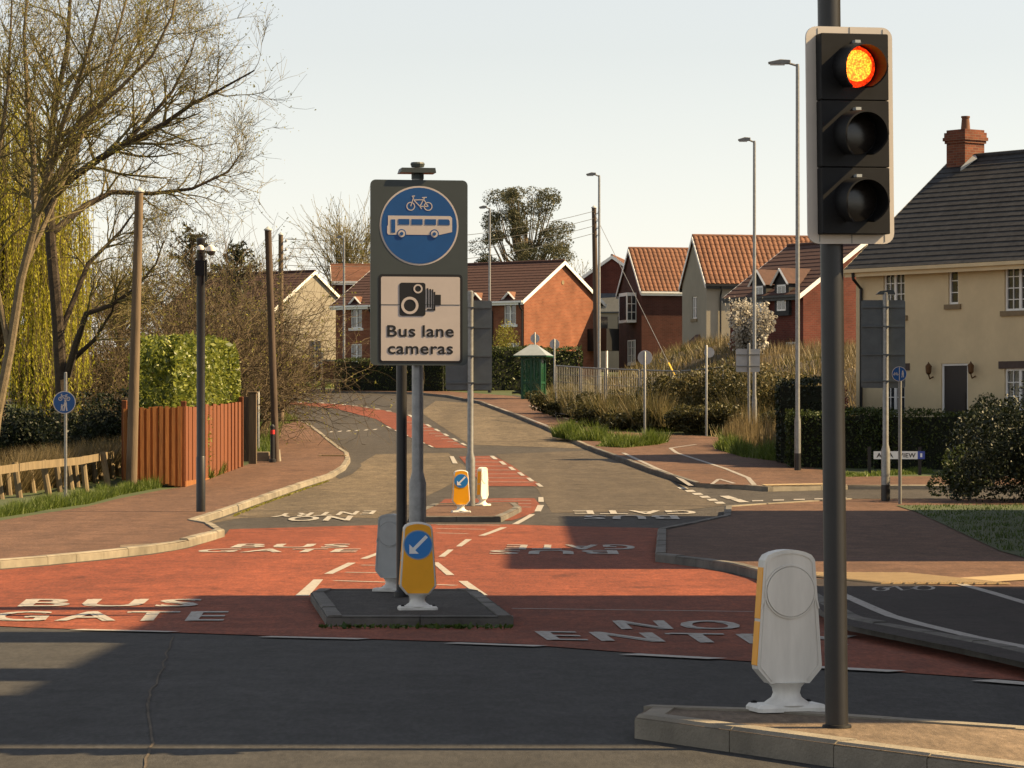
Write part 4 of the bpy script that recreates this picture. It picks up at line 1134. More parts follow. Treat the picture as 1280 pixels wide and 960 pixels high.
def roof_slope(b, x0, x1, ye, ze, yr, zr_, kind, course=.3, lift=.022, per=.25, amp=.06):
    """courses of tiles from the eave (ye,ze) to the ridge (yr,zr_), each lapped over the one below"""
    L = math.hypot(yr - ye, zr_ - ze); ty, tz_ = (yr - ye) / L, (zr_ - ze) / L; ny, nz = -tz_, ty
    if nz < 0: ny, nz = -ny, -nz
    n = max(2, int(round(L / course)))
    if kind == 'pantile':
        m = int((x1 - x0) / per * 6); xs = [x0 + (x1 - x0) * i / m for i in range(m + 1)]
        hs = [amp * (abs(math.sin(math.pi * (x - x0) / per)) ** .8) for x in xs]
    else:
        m = max(1, int((x1 - x0) / 1.2)); xs = [x0 + (x1 - x0) * i / m for i in range(m + 1)]; hs = [0.0] * len(xs)
    for k in range(n):
        d0, d1 = L * k / n - (.03 if k else 0), L * (k + 1) / n
        base = len(b.v); jig = random.uniform(-.003, .003)
        for d, up in ((d0, 0.0), (d0, lift + jig), (d1, .002)):
            for x, h in zip(xs, hs):
                hh = up + (h if up else 0)
                b.v.append((x, ye + ty * d + ny * hh, ze + tz_ * d + nz * hh))
        c = len(xs)
        for r in range(2):
            for i in range(c - 1): b.f.append((base + r * c + i, base + r * c + i + 1, base + (r + 1) * c + i + 1, base + (r + 1) * c + i))
def house(name, label, loc, rot, w, d, h, rise, wall, roof, kind='plain', over=.3, gover=.12, wins=(), doors=(), gut='pvc_white', downpipes=(), barge='pvc_white', gable_mat=None, cat='house', group=None, sub=0.0, course=.32):
    """front wall along local x at y=0 facing -y; gables at x=0 and x=w"""
    t = thing(name, label, cat, loc, rot, group)
    F = {'front': ((0, 0, 0), (1, 0, 0), (0, -1, 0), w), 'left': ((0, d, 0), (0, -1, 0), (-1, 0, 0), d),
         'right': ((w, 0, 0), (0, 1, 0), (1, 0, 0), d), 'back': ((w, d, 0), (-1, 0, 0), (0, 1, 0), w)}
    b = MB()
    for fn, (o, u, n, L) in F.items():
        holes = [(x - ww / 2, x + ww / 2, z, z + hh) for f_, x, z, ww, hh, *_ in wins if f_ == fn] + [(x - ww / 2, x + ww / 2, 0.0, hh) for f_, x, ww, hh, *_ in doors if f_ == fn]
        wall_panel(b, o, u, n, L, h, holes, rise if fn in ('left', 'right') else 0)
        if sub: b.add([Vector(o), Vector(o) + Vector(u) * L, Vector(o) + Vector(u) * L - Vector((0, 0, sub)), Vector(o) - Vector((0, 0, sub))], [(0, 3, 2, 1)])
    b.build('wall', wall, t, fix=False)
    for f_, x, z, ww, hh, *opt in wins:
        o, u, n, L = F[f_]; kw = opt[0] if opt else {}
        window(t, o, u, n, (x - ww / 2, x + ww / 2, z, z + hh), **kw)
    for f_, x, ww, hh, *opt in doors:
        o, u, n, L = F[f_]; o = Vector(o); u = Vector(u); n = Vector(n); m_ = opt[0] if opt else 'door_dark'
        p = lambda a, z, dd: o + u * a + Vector((0, 0, z)) - n * dd
        def bx(bb, x0, x1, z0, z1, d0, d1):
            bb.add([p(x0, z0, d0), p(x1, z0, d0), p(x1, z0, d1), p(x0, z0, d1), p(x0, z1, d0), p(x1, z1, d0), p(x1, z1, d1), p(x0, z1, d1)],
                   [(0, 3, 2, 1), (4, 5, 6, 7), (0, 1, 5, 4), (1, 2, 6, 5), (2, 3, 7, 6), (3, 0, 4, 7)])
        dm = MB(); bx(dm, x - ww / 2 + .06, x + ww / 2 - .06, .02, hh - .06, .07, .1)
        for zz in (.25, 1.15): bx(dm, x - ww / 2 + .16, x + ww / 2 - .16, zz, zz + .65, .06, .068)
        do = dm.build('door', m_, t)
        fm = MB(); bx(fm, x - ww / 2, x - ww / 2 + .06, 0, hh, .04, .1); bx(fm, x + ww / 2 - .06, x + ww / 2, 0, hh, .04, .1); bx(fm, x - ww / 2 + .06, x + ww / 2 - .06, hh - .06, hh, .04, .1)
        fm.build('door_frame', 'pvc_white', do)
        hm = MB(); bx(hm, x + ww / 2 - .16, x + ww / 2 - .12, .95, 1.1, .03, .06); hm.build('handle', 'brass', do)
    sl = rise / (d / 2); zo = h - over * sl
    r = MB()
    for s_ in (0, 1):
        ye = -over if s_ == 0 else d + over
        roof_slope(r, -gover, w + gover, ye, zo + .10, d / 2, h + rise + .10, kind, course)
    # underside and verge thickness
    r.add([(-gover, -over, zo + .03), (w + gover, -over, zo + .03), (w + gover, d / 2, h + rise + .03), (-gover, d / 2, h + rise + .03)], [(0, 3, 2, 1)])
    r.add([(-gover, d + over, zo + .03), (w + gover, d + over, zo + .03), (w + gover, d / 2, h + rise + .03), (-gover, d / 2, h + rise + .03)], [(0, 1, 2, 3)])
    ro = r.build('roof', roof, t, fix=False)
    MB().tube([(-gover, d / 2, h + rise + .11), (w + gover, d / 2, h + rise + .11)], .085, 8).build('ridge_tile', roof, ro)
    for x in (-gover, w + gover):
        bb = MB(); th = .03
        for ye in (-over, d + over):
            x0, x1 = (x - th, x - .001) if x < 0 else (x + .001, x + th)
            bb.add([(x0, ye, zo - .09), (x1, ye, zo - .09), (x1, d / 2, h + rise - .09), (x0, d / 2, h + rise - .09), (x0, ye, zo + .115), (x1, ye, zo + .115), (x1, d / 2, h + rise + .115), (x0, d / 2, h + rise + .115)],
                   [(0, 3, 2, 1), (4, 5, 6, 7), (0, 1, 5, 4), (1, 2, 6, 5), (2, 3, 7, 6), (3, 0, 4, 7)])
        bb.build('bargeboard', barge, ro)
    for ye, sg_ in ((-over, -1), (d + over, 1)):
        g_ = MB()
        g_.box(-gover, w + gover, min(ye, ye + sg_ * .1), max(ye, ye + sg_ * .1), zo + .0, zo + .1)
        g_.box(-gover + .02, w + gover - .02, min(ye + .02 * -sg_, ye), max(ye + .02 * -sg_, ye), zo - .12, zo - .003)
        g_.build('gutter', gut, ro)
    for fn, x in downpipes:
        if fn == 'front': pts = [(x, -over - .05, zo), (x, -over - .03, zo - .18), (x, -.07, zo - .45), (x, -.07, .05)]
        else: pts = [(x, d + .07, zo - .3), (x, d + .07, .05)]
        MB().tube(pts, .045, 8).build('downpipe', 'gutter_black', t)
    return t
def gablet(parent, x, y, z, w, h, dep, wall, roof):
    """small gabled dormer head over an upper window"""
    b = MB().add([(x - w / 2, y, z), (x + w / 2, y, z), (x, y, z + h)], [(0, 1, 2)])
    o = b.build('dormer', wall, parent, fix=False)
    r = MB(); e = .1
    for s_ in (-1, 1):
        r.add([(x + s_ * (w / 2 + e), y - e, z - e * .7), (x, y - e, z + h + .05), (x, y + dep, z + h + .05), (x + s_ * (w / 2 + e), y + dep * .35, z - e * .7)], [(0, 1, 2, 3)])
    r.build('dormer_roof', roof, o, fix=False)
    f = MB()
    for s_ in (-1, 1):
        f.tube([(x + s_ * (w / 2 + e), y - e - .02, z - e * .7 - .04), (x, y - e - .02, z + h)], .055, 4)
    f.build('dormer_bargeboard', 'pvc_white', o)
def porch_hood(parent, fn_o, fn_u, fn_n, x, z, w, dep, h, roof):
    o = Vector(fn_o); u = Vector(fn_u); n = Vector(fn_n); p = lambda a, zz, d_: o + u * a + Vector((0, 0, zz)) + n * d_
    b = MB(); b.add([p(x - w / 2, z, 0), p(x + w / 2, z, 0), p(x + w / 2, z, dep), p(x - w / 2, z, dep), p(x - w * .2, z + h, 0), p(x + w * .2, z + h, 0)],
                    [(0, 1, 2, 3), (3, 2, 5, 4), (1, 5, 2), (0, 3, 4)])
    b.build('porch_hood', roof, parent)

# ---- cream rendered house on the right
th = R(52); D1 = 96.0; q1 = D1 / 84.0
c0 = P(1070, 330, D1); base1 = .72
h1 = c0.z - base1
wkw = dict(sill='stone_sill', nz=4)
cream = house('cream_house', 'cream rendered house with dark slate roof and brick chimney', (c0.x, c0.y, base1), -th, 13.0 * q1, 7.0 * q1, h1, 2.72 * q1, 'render_cream', 'roof_slate', 'slate', .35, .12,
              wins=[('front', 1.35 * q1, h1 - 1.52, .85, 1.22, dict(nz=4, sill='stone_sill')), ('front', 3.38 * q1, h1 - 1.26, .38, .98, dict(nx=1, nz=3)), ('front', 5.55 * q1, h1 - 1.5, 1.08, 1.24, wkw),
                    ('front', 5.55 * q1, .95, 1.08, 1.5, dict(nz=4, lintel='lintel_brown')), ('front', 1.35 * q1, .95, .85, 1.5, dict(nz=4, lintel='lintel_brown')),
                    ('front', 9.4, h1 - 1.5, 1.08, 1.24, wkw), ('front', 9.4, .95, 1.08, 1.5, wkw), ('front', 12.6, h1 - 1.5, 1.08, 1.24, wkw)],
              doors=[('front', 3.42 * q1, 1.02, 2.62)], downpipes=[('front', .28)], gut='render_cream', barge='render_cream', course=.25, sub=1.0)
for x in (2.7 * q1, 4.12 * q1):
    lt = MB(); lt.lathe([(.04, 2.32), (.075, 2.37), (.09, 2.56), (.03, 2.62), (.0, 2.68)], 8, (x, -.18)); lt.tube([(x, 0, 2.26), (x, -.13, 2.2), (x, -.18, 2.32)], .02, 6)
    lt.build('wall_lantern', 'brass', cream)
zc_ = h1 + 2.72 * q1; ym = 3.5 * q1
cho = MB().box(.05, .80, ym - .40, ym + .40, zc_ - .6, zc_ + .50).build('chimney', 'brick_chimney', cream)
for z0, z1, e in ((.50, .58, .04), (.58, .68, .08), (.68, .82, .05), (.82, .90, .0)):
    MB().box(.05 - e, .80 + e, ym - .40 - e, ym + .40 + e, zc_ + z0, zc_ + z1 - .002).build('chimney_course', 'brick_chimney', cho)
MB().lathe([(.14, zc_ + .90), (.11, zc_ + 1.25), (.13, zc_ + 1.26), (.13, zc_ + 1.31), (.1, zc_ + 1.31)], 14, (.43, ym)).build('chimney_pot', 'pantile', cho, True)
MB().add([(.805, ym - .6, zc_ - .35), (1.1, ym - .2, zc_ + .02), (.805, ym, zc_ + .2), (.82, ym - .6, zc_ - .24)], [(0, 1, 2, 3)]).build('lead_flashing', 'grey_plastic', cho, fix=False)

# ---- brick terrace beyond the big sign
th = R(38); Dt = 178.0
cr = P(655, 374, Dt); bt_ = zr(Dt) + .1; ht_ = cr.z - bt_; wt = 13.2
u = Vector((math.cos(th), -math.sin(th), 0))
o_ = Vector((cr.x, cr.y, bt_)) - u * wt
ww = dict(sill='pvc_white', nz=2)
ter = house('brick_terrace', 'brick terrace with brown tiled roof and bright orange gable end', o_, -th, wt, 6.8, ht_, 2.05, 'brick_orange', 'roof_brown', 'plain', .3, .15,
            wins=[('front', wt - .95, ht_ - 1.32, .8, 1.2, ww), ('front', wt - .75, .85, .8, 1.2, ww), ('front', wt - 3.2, ht_ - 1.32, .8, 1.2, ww), ('front', wt - 3.2, .85, .8, 1.2, ww),
                  ('front', 1.5, ht_ - 1.32, .8, 1.2, ww), ('front', 1.5, .85, .8, 1.3, ww), ('front', 4.1, ht_ - 1.32, .7, 1.2, ww), ('front', 6.8, ht_ - 1.32, .8, 1.2, ww), ('front', 6.8, .85, .8, 1.2, ww)],
            doors=[('front', 4.1, .95, 2.1, 'door_pale'), ('front', wt - 5.2, .95, 2.1, 'door_pale')], downpipes=[('front', wt - .06), ('front', 2.7), ('front', wt - 2.1)], sub=1.0)
for x in (wt - .95, wt - 3.2, 1.5, 4.1, 6.8): gablet(ter, x, -.02, ht_ - .12, 1.15, .5, 1.3, 'brick_red', 'pantile')
v_ = MB().lathe([(.12, -.01), (.12, .01)], 8).build('gable_vent', 'stone_sill', ter); v_.location = (wt + .012, 3.4, ht_ + 1.0); v_.rotation_euler = (0, R(90), 0)
ext = MB().box(wt + .02, wt + 1.3, 5.6, 6.75, 1.7, 2.9); ext.build('side_porch_roof', 'gutter_black', ter)
MB().box(wt + 1.2, wt + 1.29, 5.65, 5.74, 0, 1.698).build('porch_post', 'pvc_white', ter)

# ---- pale gabled house on the far left of the bend
Dp = 196.0
ap = P(392, 339, Dp + 2.6); el = P(345, 398, Dp)
bp0 = zr(Dp) + .1
u = Vector((math.cos(th), -math.sin(th), 0)); v = Vector((math.sin(th), math.cos(th), 0))
cr = Vector((ap.x, ap.y, bp0)) - v * 3.4
hp = P(428, 385, Dp).z - bp0
house('pale_gabled_house', 'pale rendered house with a blank gable end and dark roof, across the bend', cr - u * 9, -th, 9, 6.8, hp, ap.z - bp0 - hp - .1, 'render_tan', 'roof_brown', 'plain', .3, .12,
      wins=[('front', 2, hp - 1.4, .8, 1.2, ww), ('front', 6, hp - 1.4, .8, 1.2, ww)], doors=[('front', 4, .95, 2.1)], sub=1.0)
gw_ = thing('garden_wall', 'low dark garden wall at the foot of the pale gabled house', 'wall', Vector(((402 - 640) * 178 / FPX, 178, zr(178))))
MB().box(-2.2, 1.2, 0, .22, -.2, 1.15).build('brickwork', 'brick_red', gw_)
MB().box(-2.25, 1.25, -.04, .26, 1.152, 1.24).build('coping', 'kerb_concrete', gw_)

# ---- house behind the terrace with sunlit tiles
Dq = 208.0; a = P(588, 352, Dq)
house('tiled_house', 'house behind the terrace with its red tiled roof just showing', (a.x - 8.5, a.y, zr(Dq)), R(4), 13.0, 7.4, a.z - zr(Dq), 1.1, 'brick_red', 'pantile', 'plain', .3, .1,
      wins=[('front', 2, 3.3, .9, 1.2, ww), ('front', 6, 3.3, .9, 1.2, ww)])

# ---- dark red brick house with sunlit pantiles
Dr = 182.0; c0 = P(802, 362, Dr); br_ = zr(Dr) + .1; hr_ = c0.z - br_
rk = R(13)
red_house = house('red_brick_house', 'dark red brick house with sunlit orange pantile roof', (c0.x, c0.y, br_), rk, 6.5, 4.8, hr_, 2.25, 'brick_dark_shaded', 'pantile', 'pantile', .22, .1,
      wins=[('left', 2.9, .9, 1.5, 1.25, dict(nx=2, nz=3, sill='pvc_white', depth=-.05))], downpipes=[], sub=1.0)
bay = MB(); bay.box(-.55, -.012, 1.05, 2.75, hr_ - 1.75, hr_ - .12); bo = bay.build('bay_window', 'pvc_white', red_house)
MB().box(-.56, -.552, 1.2, 2.6, hr_ - 1.6, hr_ - .3).build('pane', 'glass_dark', bo)
MB().box(-.5, -.06, 1.035, 1.048, hr_ - 1.6, hr_ - .3).build('pane', 'glass_dark', bo)
for zz in (hr_ - 1.2, hr_ - .75): MB().box(-.5, -.06, 1.028, 1.036, zz, zz + .03).build('glazing_bar', 'pvc_white', bo)
MB().box(-.295, -.265, 1.027, 1.0345, hr_ - 1.6, hr_ - .3).build('glazing_bar', 'pvc_white', bo)

# ---- beige rendered house with sunlit pantiles
De = 164.0; c0 = P(883, 352, De); be_ = zr(De) + .1; he_ = c0.z - be_
beige = house('beige_house', 'beige rendered house with broad sunlit orange pantile roof', (c0.x, c0.y, be_), rk, 9, 4.3, he_, 2.25, 'render_beige', 'pantile', 'pantile', .22, .1,
      wins=[('left', 2.2, he_ - 1.75, .85, 1.1, dict(nx=2, nz=2)), ('left', 2.8, .6, 1.2, 1.35, dict(nx=2, nz=3, sill='pvc_white'))], downpipes=[('front', .7)], gut='gutter_black', barge='pvc_white', sub=1.0)
porch_hood(beige, (0, 4.3, 0), (0, -1, 0), (-1, 0, 0), 2.8, 2.1, 1.8, .6, .65, 'roof_brown')

# ---- brick house tucked between the terrace and the red house
Dk = 200.0; a = P(769, 319, Dk); bk_ = zr(Dk); kb = thing
ku = house('narrow_brick_house', 'brick gabled house with grey lean to roof, tucked behind the telegraph pole', (a.x + 2.6, a.y, bk_), R(90 - 8), 9, 5.6, a.z - bk_ - 2.05, 1.95, 'brick_red', 'pantile', 'plain', .25, .12,
      wins=[('left', 2.0, 3.2, .9, 1.2, ww), ('left', 3.9, 3.2, .9, 1.2, ww), ('left', 2.0, .9, .9, 1.2, ww)])
lz = a.z - bk_ - 3.0
MB().add([(-1.6, .1, lz - .4), (-1.6, 5.4, lz - .4), (-.012, 5.4, lz + .75), (-.012, .1, lz + .75), (-1.6, .1, lz - .48), (-1.6, 5.4, lz - .48), (-.012, 5.4, lz - .48), (-.012, .1, lz - .48)],
         [(0, 1, 2, 3), (4, 7, 6, 5), (0, 4, 5, 1), (1, 5, 6, 2), (2, 6, 7, 3), (3, 7, 4, 0)]).build('lean_to_roof', 'roof_grey', ku)
MB().box(-1.5, -.02, .2, 5.3, 0, lz - .49).build('lean_to_wall', 'render_beige', ku)
for y in (.7, 1.7, 2.9): MB().box(-1.512, -1.502, y, y + .6, lz - 2.1, lz - .7).build('lean_to_window', 'glass_dark', ku)

# ---- dark dormered house between the beige and the cream one
th = R(58); Ds = 140.0; cr = P(1004, 365, Ds); bs_ = zr(Ds) + .8; hs_ = cr.z - bs_; wsn = 5.2
u = Vector((math.cos(th), -math.sin(th), 0))
dorm = house('dormer_house', 'brick house with dark brown roof and two pale dormers', Vector((cr.x, cr.y, bs_)) - u * wsn, -th, wsn, 6.4, hs_, 2.15, 'brick_red', 'roof_brown', 'plain', .3, .15,
      wins=[('front', 2.4, .9, .8, 1.2, ww), ('front', 4.3, .9, .8, 1.2, ww)], gut='gutter_black', sub=1.5)
for x in (wsn - 2.9, wsn - 1.3):
    d_ = MB(); d_.box(x - .5, x + .5, -.15, 1.6, hs_ - .95, hs_ + .45); do = d_.build('dormer', 'roof_slate', dorm)
    MB().box(x - .3, x + .3, -.175, -.152, hs_ - .75, hs_ + .35).build('dormer_window', 'pvc_white', do)
    for a_, c_ in ((-.24, -.03), (.03, .24)): MB().box(x + a_, x + c_, -.185, -.177, hs_ - .68, hs_ + .28).build('pane', 'glass_dark', do)
    gablet(dorm, x, -.16, hs_ + .455, 1.0, .55, 1.6, 'roof_slate', 'roof_brown')

# ---- houses along the street to the right, out of frame, guessed, with ridges and chimneys shaped to shade the road
hz = dict(sill='stone_sill', nz=3)
def street_house(label, y0, y1, xr, H, dep=4.0, eave=None, mats=('brick_red', 'roof_brown'), shade_chim=()):
    """ridge runs along the street at x = xr, gable ends square to it"""
    L = y1 - y0; sl = .80; eh = H - dep * sl
    z0 = min(zr(y0), zr(y1)) + .05
    t = house('street_house', label, (xr - dep, y1, z0), R(-90), L, 2 * dep, eh - z0, dep * sl - .1, mats[0], mats[1], 'plain', .0, .02,
              wins=[('front', L * f, z, .9, 1.3, hz) for f in (.25, .75) for z in ((.9, 3.4) if eh > 5 else (.9,))], doors=[('front', L * .5, .9, 2.1)], gut='gutter_black', barge='gutter_black', group='houses along the street to the right')
    for c_ in shade_chim:
        yy = y1 - c_[0]
        MB().box(yy - c_[1] / 2, yy + c_[1] / 2, dep - .4, dep + .4, eh - z0 + dep * sl - .4, eh - z0 + dep * sl + c_[2]).build('chimney', 'brick_chimney', t)  # added unseen chimney, sized to throw a dark strip on the road
    return t
TAN = math.tan(R(SUN_EL))
def ridge_for(xr, xend, y): return (xr - xend) * TAN + zr(y)
street_house('tall brick street house with the highest ridge, right of the crossroads', 17.08, 20.4, 13.5, ridge_for(13.5, -6.5, 19), 4.0)
street_house('middle brick street house with one broad added chimney, right of the crossroads', 20.42, 27.0, 13.5, ridge_for(13.5, -2.7, 24), 4.0, shade_chim=((22.5, 1.4, 2.8),))
street_house('brick street house with two added chimneys, last before the sunny gap', 27.02, 35.9, 13.5, ridge_for(13.5, -3.0, 32), 4.0,
             shade_chim=((28.1, 2.1, 2.2), (33.25, .6, 2.2)))
street_house('brick street house beyond the sunny gap', 42.6, 49.5, 15.5, ridge_for(15.5, .3, 46), 4.0)
street_house('brick street house farthest along the street to the right', 49.52, 64.6, 18.5, ridge_for(18.5, 1.3, 58), 4.2)

# ================================================================== FENCES
def board_fence():
    B_, C_ = G(229, 609, .1), G(301, 584, .1); A = P(155, 598, B_.y - .6)
    t = thing('board_fence', 'orange stained close board fence with laurel hedge behind it', 'fence', B_)
    def run(p, q, h0, h1, n, m, flip):
        d = Vector((q.x - p.x, q.y - p.y, 0)); L = d.length; ang = math.atan2(d.y, d.x); w = L / n
        for i in range(n):
            f = (i + .5) / n; c = p.lerp(q, f); h = h0 + (h1 - h0) * f + random.uniform(-.02, .02)
            a, c2 = (.012, .03) if not flip else (.03, .012)
            o = MB().add([(-w * .54, 0, 0), (w * .54, 0, 0), (w * .54, .03, 0), (-w * .54, .03, 0), (-w * .54, -a, h), (w * .54, -c2, h), (w * .54, .03, h), (-w * .54, .03, h),
                          (-w * .54, -a, 0), (w * .54, -c2, 0)],
                         [(3, 2, 1, 0), (8, 9, 5, 4), (4, 5, 6, 7), (2, 3, 7, 6), (1, 2, 6, 5), (1, 5, 9), (3, 0, 4, 7), (0, 8, 4), (0, 1, 9, 8)]).build('board', m, t)
            pr_ = Vector((d.y, -d.x, 0)).normalized() * (.05 if (not flip and i % 2) else 0)
            o.location = c - B_ + Vector((0, 0, random.uniform(-.02, .02))) + pr_; o.rotation_euler = (0, random.uniform(-.006, .006), ang + random.uniform(-.02, .02))
        for z in (.35, 1.45):
            o = MB().box(0, L, .035, .09, z, z + .08).build('rail', m, t); o.location = p - B_; o.rotation_euler = (0, 0, ang)
        return ang
    k = S(B_.y)
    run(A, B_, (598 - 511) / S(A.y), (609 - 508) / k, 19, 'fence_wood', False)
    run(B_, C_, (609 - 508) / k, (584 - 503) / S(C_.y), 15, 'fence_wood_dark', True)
    for p, h in ((A, 1.75), (B_, 1.95), (C_, 1.85)):
        o = MB().bbox(-.06, .06, .04, .14, -.05, h + .05, .01).build('post', 'fence_wood_dark', t); o.location = p - B_
    g = MB().box(0, (C_ - B_).length, -.05, -.002, 0, .14).build('gravel_board', 'fence_wood', t); g.rotation_euler = (0, 0, math.atan2(C_.y - B_.y, C_.x - B_.x))
board_fence()
# gate post past the board fence
q_ = G(316, 580, .1)
t = thing('gate_post', 'square wooden gate post at the far end of the board fence', 'post', q_)
MB().bbox(-.11, .11, -.08, .08, 0, 1.95, .015).build('shaft', 'pole_wood', t)
MB().bbox(-.13, .13, -.1, .1, 1.952, 2.0, .01).build('cap', 'pole_wood', t)
q_ = G(309, 579, .1)
t = thing('dark_gate', 'narrow dark timber gate between board fence and gate post', 'gate', q_ + Vector((-.02, .25, 0)))
for i in range(3): MB().bbox(-.16 + i * .105, -.06 + i * .105, -.012, .012, .05, 1.85, .004).build('board', 'pole_wood_dark', t)
MB().box(-.16, .15, .014, .06, .4, .5).build('rail', 'pole_wood_dark', t)

# leaning rail fence on the left verge
t0 = G(60, 622, .1)
rf_ = thing('rail_fence', 'low leaning post and rail fence with dry stems behind it', 'fence', t0)
rf_posts = [(-24, 580, -16, 628), (18, 578, 25, 622), (36, 579, 42, 616), (53, 575, 62, 621), (103, 570, 108, 615), (116, 571, 120, 604), (128, 565, 136, 611), (144, 567, 151, 596), (147, 566, 153, 595), (-4, 582, 2, 624), (8, 583, 12, 619), (70, 577, 76, 615), (84, 576, 90, 612), (93, 574, 97, 609), (122, 570, 128, 600), (138, 569, 142, 599)]
for (xt, yt, xb, yb_) in rf_posts:
    p = G(xb, yb_, .1); k = S(p.y); top = Vector(((xt - 640) / k, p.y + .05, CAMZ + (HORIZ - yt) / k))
    MB().tube([p - t0 + Vector((0, 0, -.05)), top - t0], [.072, .066], 8).build('post', 'rail_wood', rf_)
pr = [(-30, 592), (40, 582), (100, 576), (142, 568)]
for (x0, y0_), (x1, y1_) in zip(pr, pr[1:]):
    a = G(x0, y0_ + 42, .1); c = G(x1, y1_ + 42 - (4 if x1 > 120 else 0), .1); a = P(x0, y0_, a.y + .1); c = P(x1, y1_, c.y + .1)
    b = MB(); dz = Vector((0, 0, .085)); dy = Vector((0, .06, 0))
    b.add([a - dz - t0, c - dz - t0, c - dz + dy - t0, a - dz + dy - t0, a + dz - t0, c + dz - t0, c + dz + dy - t0, a + dz + dy - t0],
          [(0, 3, 2, 1), (4, 5, 6, 7), (0, 1, 5, 4), (1, 2, 6, 5), (2, 3, 7, 6), (3, 0, 4, 7)]); b.build('rail', 'rail_wood', rf_)

# steel mesh site fence along the bank
def site_fence():
    pts = [(694, 452, 470, 131), (726, 448, 482, 128), (757, 446, 486, 126), (800, 452, 490, 124), (850, 456, 500, 122), (905, 466, 508, 120)]
    W = []
    for px, yt, yb_, D in pts:
        a = P(px, yt, D); z0 = max(bankz(a.x, a.y), zr(D)) ; W.append((a, z0))
    t = thing('mesh_site_fence', 'grey temporary mesh fence panels standing along the bank', 'fence', (W[0][0].x, W[0][0].y, W[0][1]))
    o0 = t.location.copy()
    for (a, za), (c, zc2) in zip(W, W[1:]):
        b = MB(); ht = 2.05
        A0, C0 = Vector((a.x, a.y, za)), Vector((c.x, c.y, zc2)); A0 = A0.lerp(C0, .03); C0 = C0.lerp(A0, .03)
        up = Vector((0, 0, ht))
        b.tube([A0 - o0, A0 + up - o0], .03, 6); b.tube([C0 - o0, C0 + up - o0], .03, 6); b.tube([A0 + up - o0, C0 + up - o0], .03, 6); b.tube([A0 + up * .1 - o0, C0 + up * .1 - o0], .025, 6)
        n = 14
        fo = b.build('panel_frame', 'steel_mesh', t)
        w = MB()
        for i in range(1, n): p = A0.lerp(C0, i / n) - o0; w.tube([p + up * .1, p + up], .011, 3, False)
        for i in range(1, 6): w.tube([A0 - o0 + up * (.1 + .15 * i), C0 - o0 + up * (.1 + .15 * i)], .009, 3, False)
        w.build('panel_mesh', 'steel_mesh', fo, fix=False)
site_fence()

# ================================================================== VEGETATION
def grow(paths, p, d, length, r, lvl, maxl, kids, spread, up, seg=5, wob=.16, shrink=.62, rmin=.006):
    """recursive branching; paths collects (points, radii, level)"""
    pts = [Vector(p)]; rad = [r]; d = Vector(d).normalized(); step = length / seg
    for i in range(seg):
        d = (d + Vector((random.gauss(0, wob), random.gauss(0, wob), random.gauss(0, wob) + up))).normalized()
        pts.append(pts[-1] + d * step); rad.append(max(rmin * .6, r * (1 - .72 * (i + 1) / seg)))
    paths.append((pts, rad, lvl))
    if lvl >= maxl: return
    for k in range(kids[lvl]):
        f = random.uniform(.22, 1.0) * seg; i = min(seg - 1, int(f)); q = pts[i].lerp(pts[i + 1], f - i)
        t = (pts[i + 1] - pts[i]).normalized()
        a = Vector((random.gauss(0, 1), random.gauss(0, 1), random.gauss(0, 1))); a = (a - t * a.dot(t)).normalized()
        nd = t * math.cos(spread) + a * math.sin(spread) * random.uniform(.7, 1.2)
        rr_ = rad[i] * .6
        grow(paths, q, nd, length * shrink * random.uniform(.7, 1.2), max(rmin, rr_), lvl + 1, maxl, kids, spread, up, max(3, seg - 1), wob, shrink, rmin)
def limb(paths, pts, rads):
    paths.append(([Vector(p) for p in pts], list(rads), 0))
def sprout(paths, pts, rads, n, length, kids, maxl, spread=.75, up=.04, f0=.25, wob=.16, lvl=1, bias=Vector((0, 0, 0)), rmin=.006):
    """side branches along a hand laid limb"""
    for k in range(n):
        f = random.uniform(f0, 1.0) * (len(pts) - 1); i = min(len(pts) - 2, int(f)); q = Vector(pts[i]).lerp(Vector(pts[i + 1]), f - i)
        t = (Vector(pts[i + 1]) - Vector(pts[i])).normalized(); a = Vector((random.gauss(0, 1), random.gauss(0, 1), random.gauss(0, 1))); a = (a - t * a.dot(t)).normalized()
        nd = t * math.cos(spread) + a * math.sin(spread) + bias
        r_ = max(rmin, (rads[i] + (rads[i + 1] - rads[i]) * (f - i)) * .5)
        grow(paths, q, nd, length * random.uniform(.6, 1.25) * (1.1 - .5 * f / (len(pts) - 1)), r_, lvl, maxl, kids, spread, up, 5, wob, rmin=rmin)
def tree_parts(t, paths, org, mtrunk, mtwig, split=1):
    a, b = MB(), MB()
    for pts, rad, lvl in paths:
        tgt = a if lvl < split else b
        tgt.tube([p - org for p in pts], rad, 8 if lvl == 0 else (5 if lvl == 1 else 3), lvl < 2)
    a.build('trunk', mtrunk, t, True, fix=False); return b.build('crown', mtwig, t, True, fix=False)

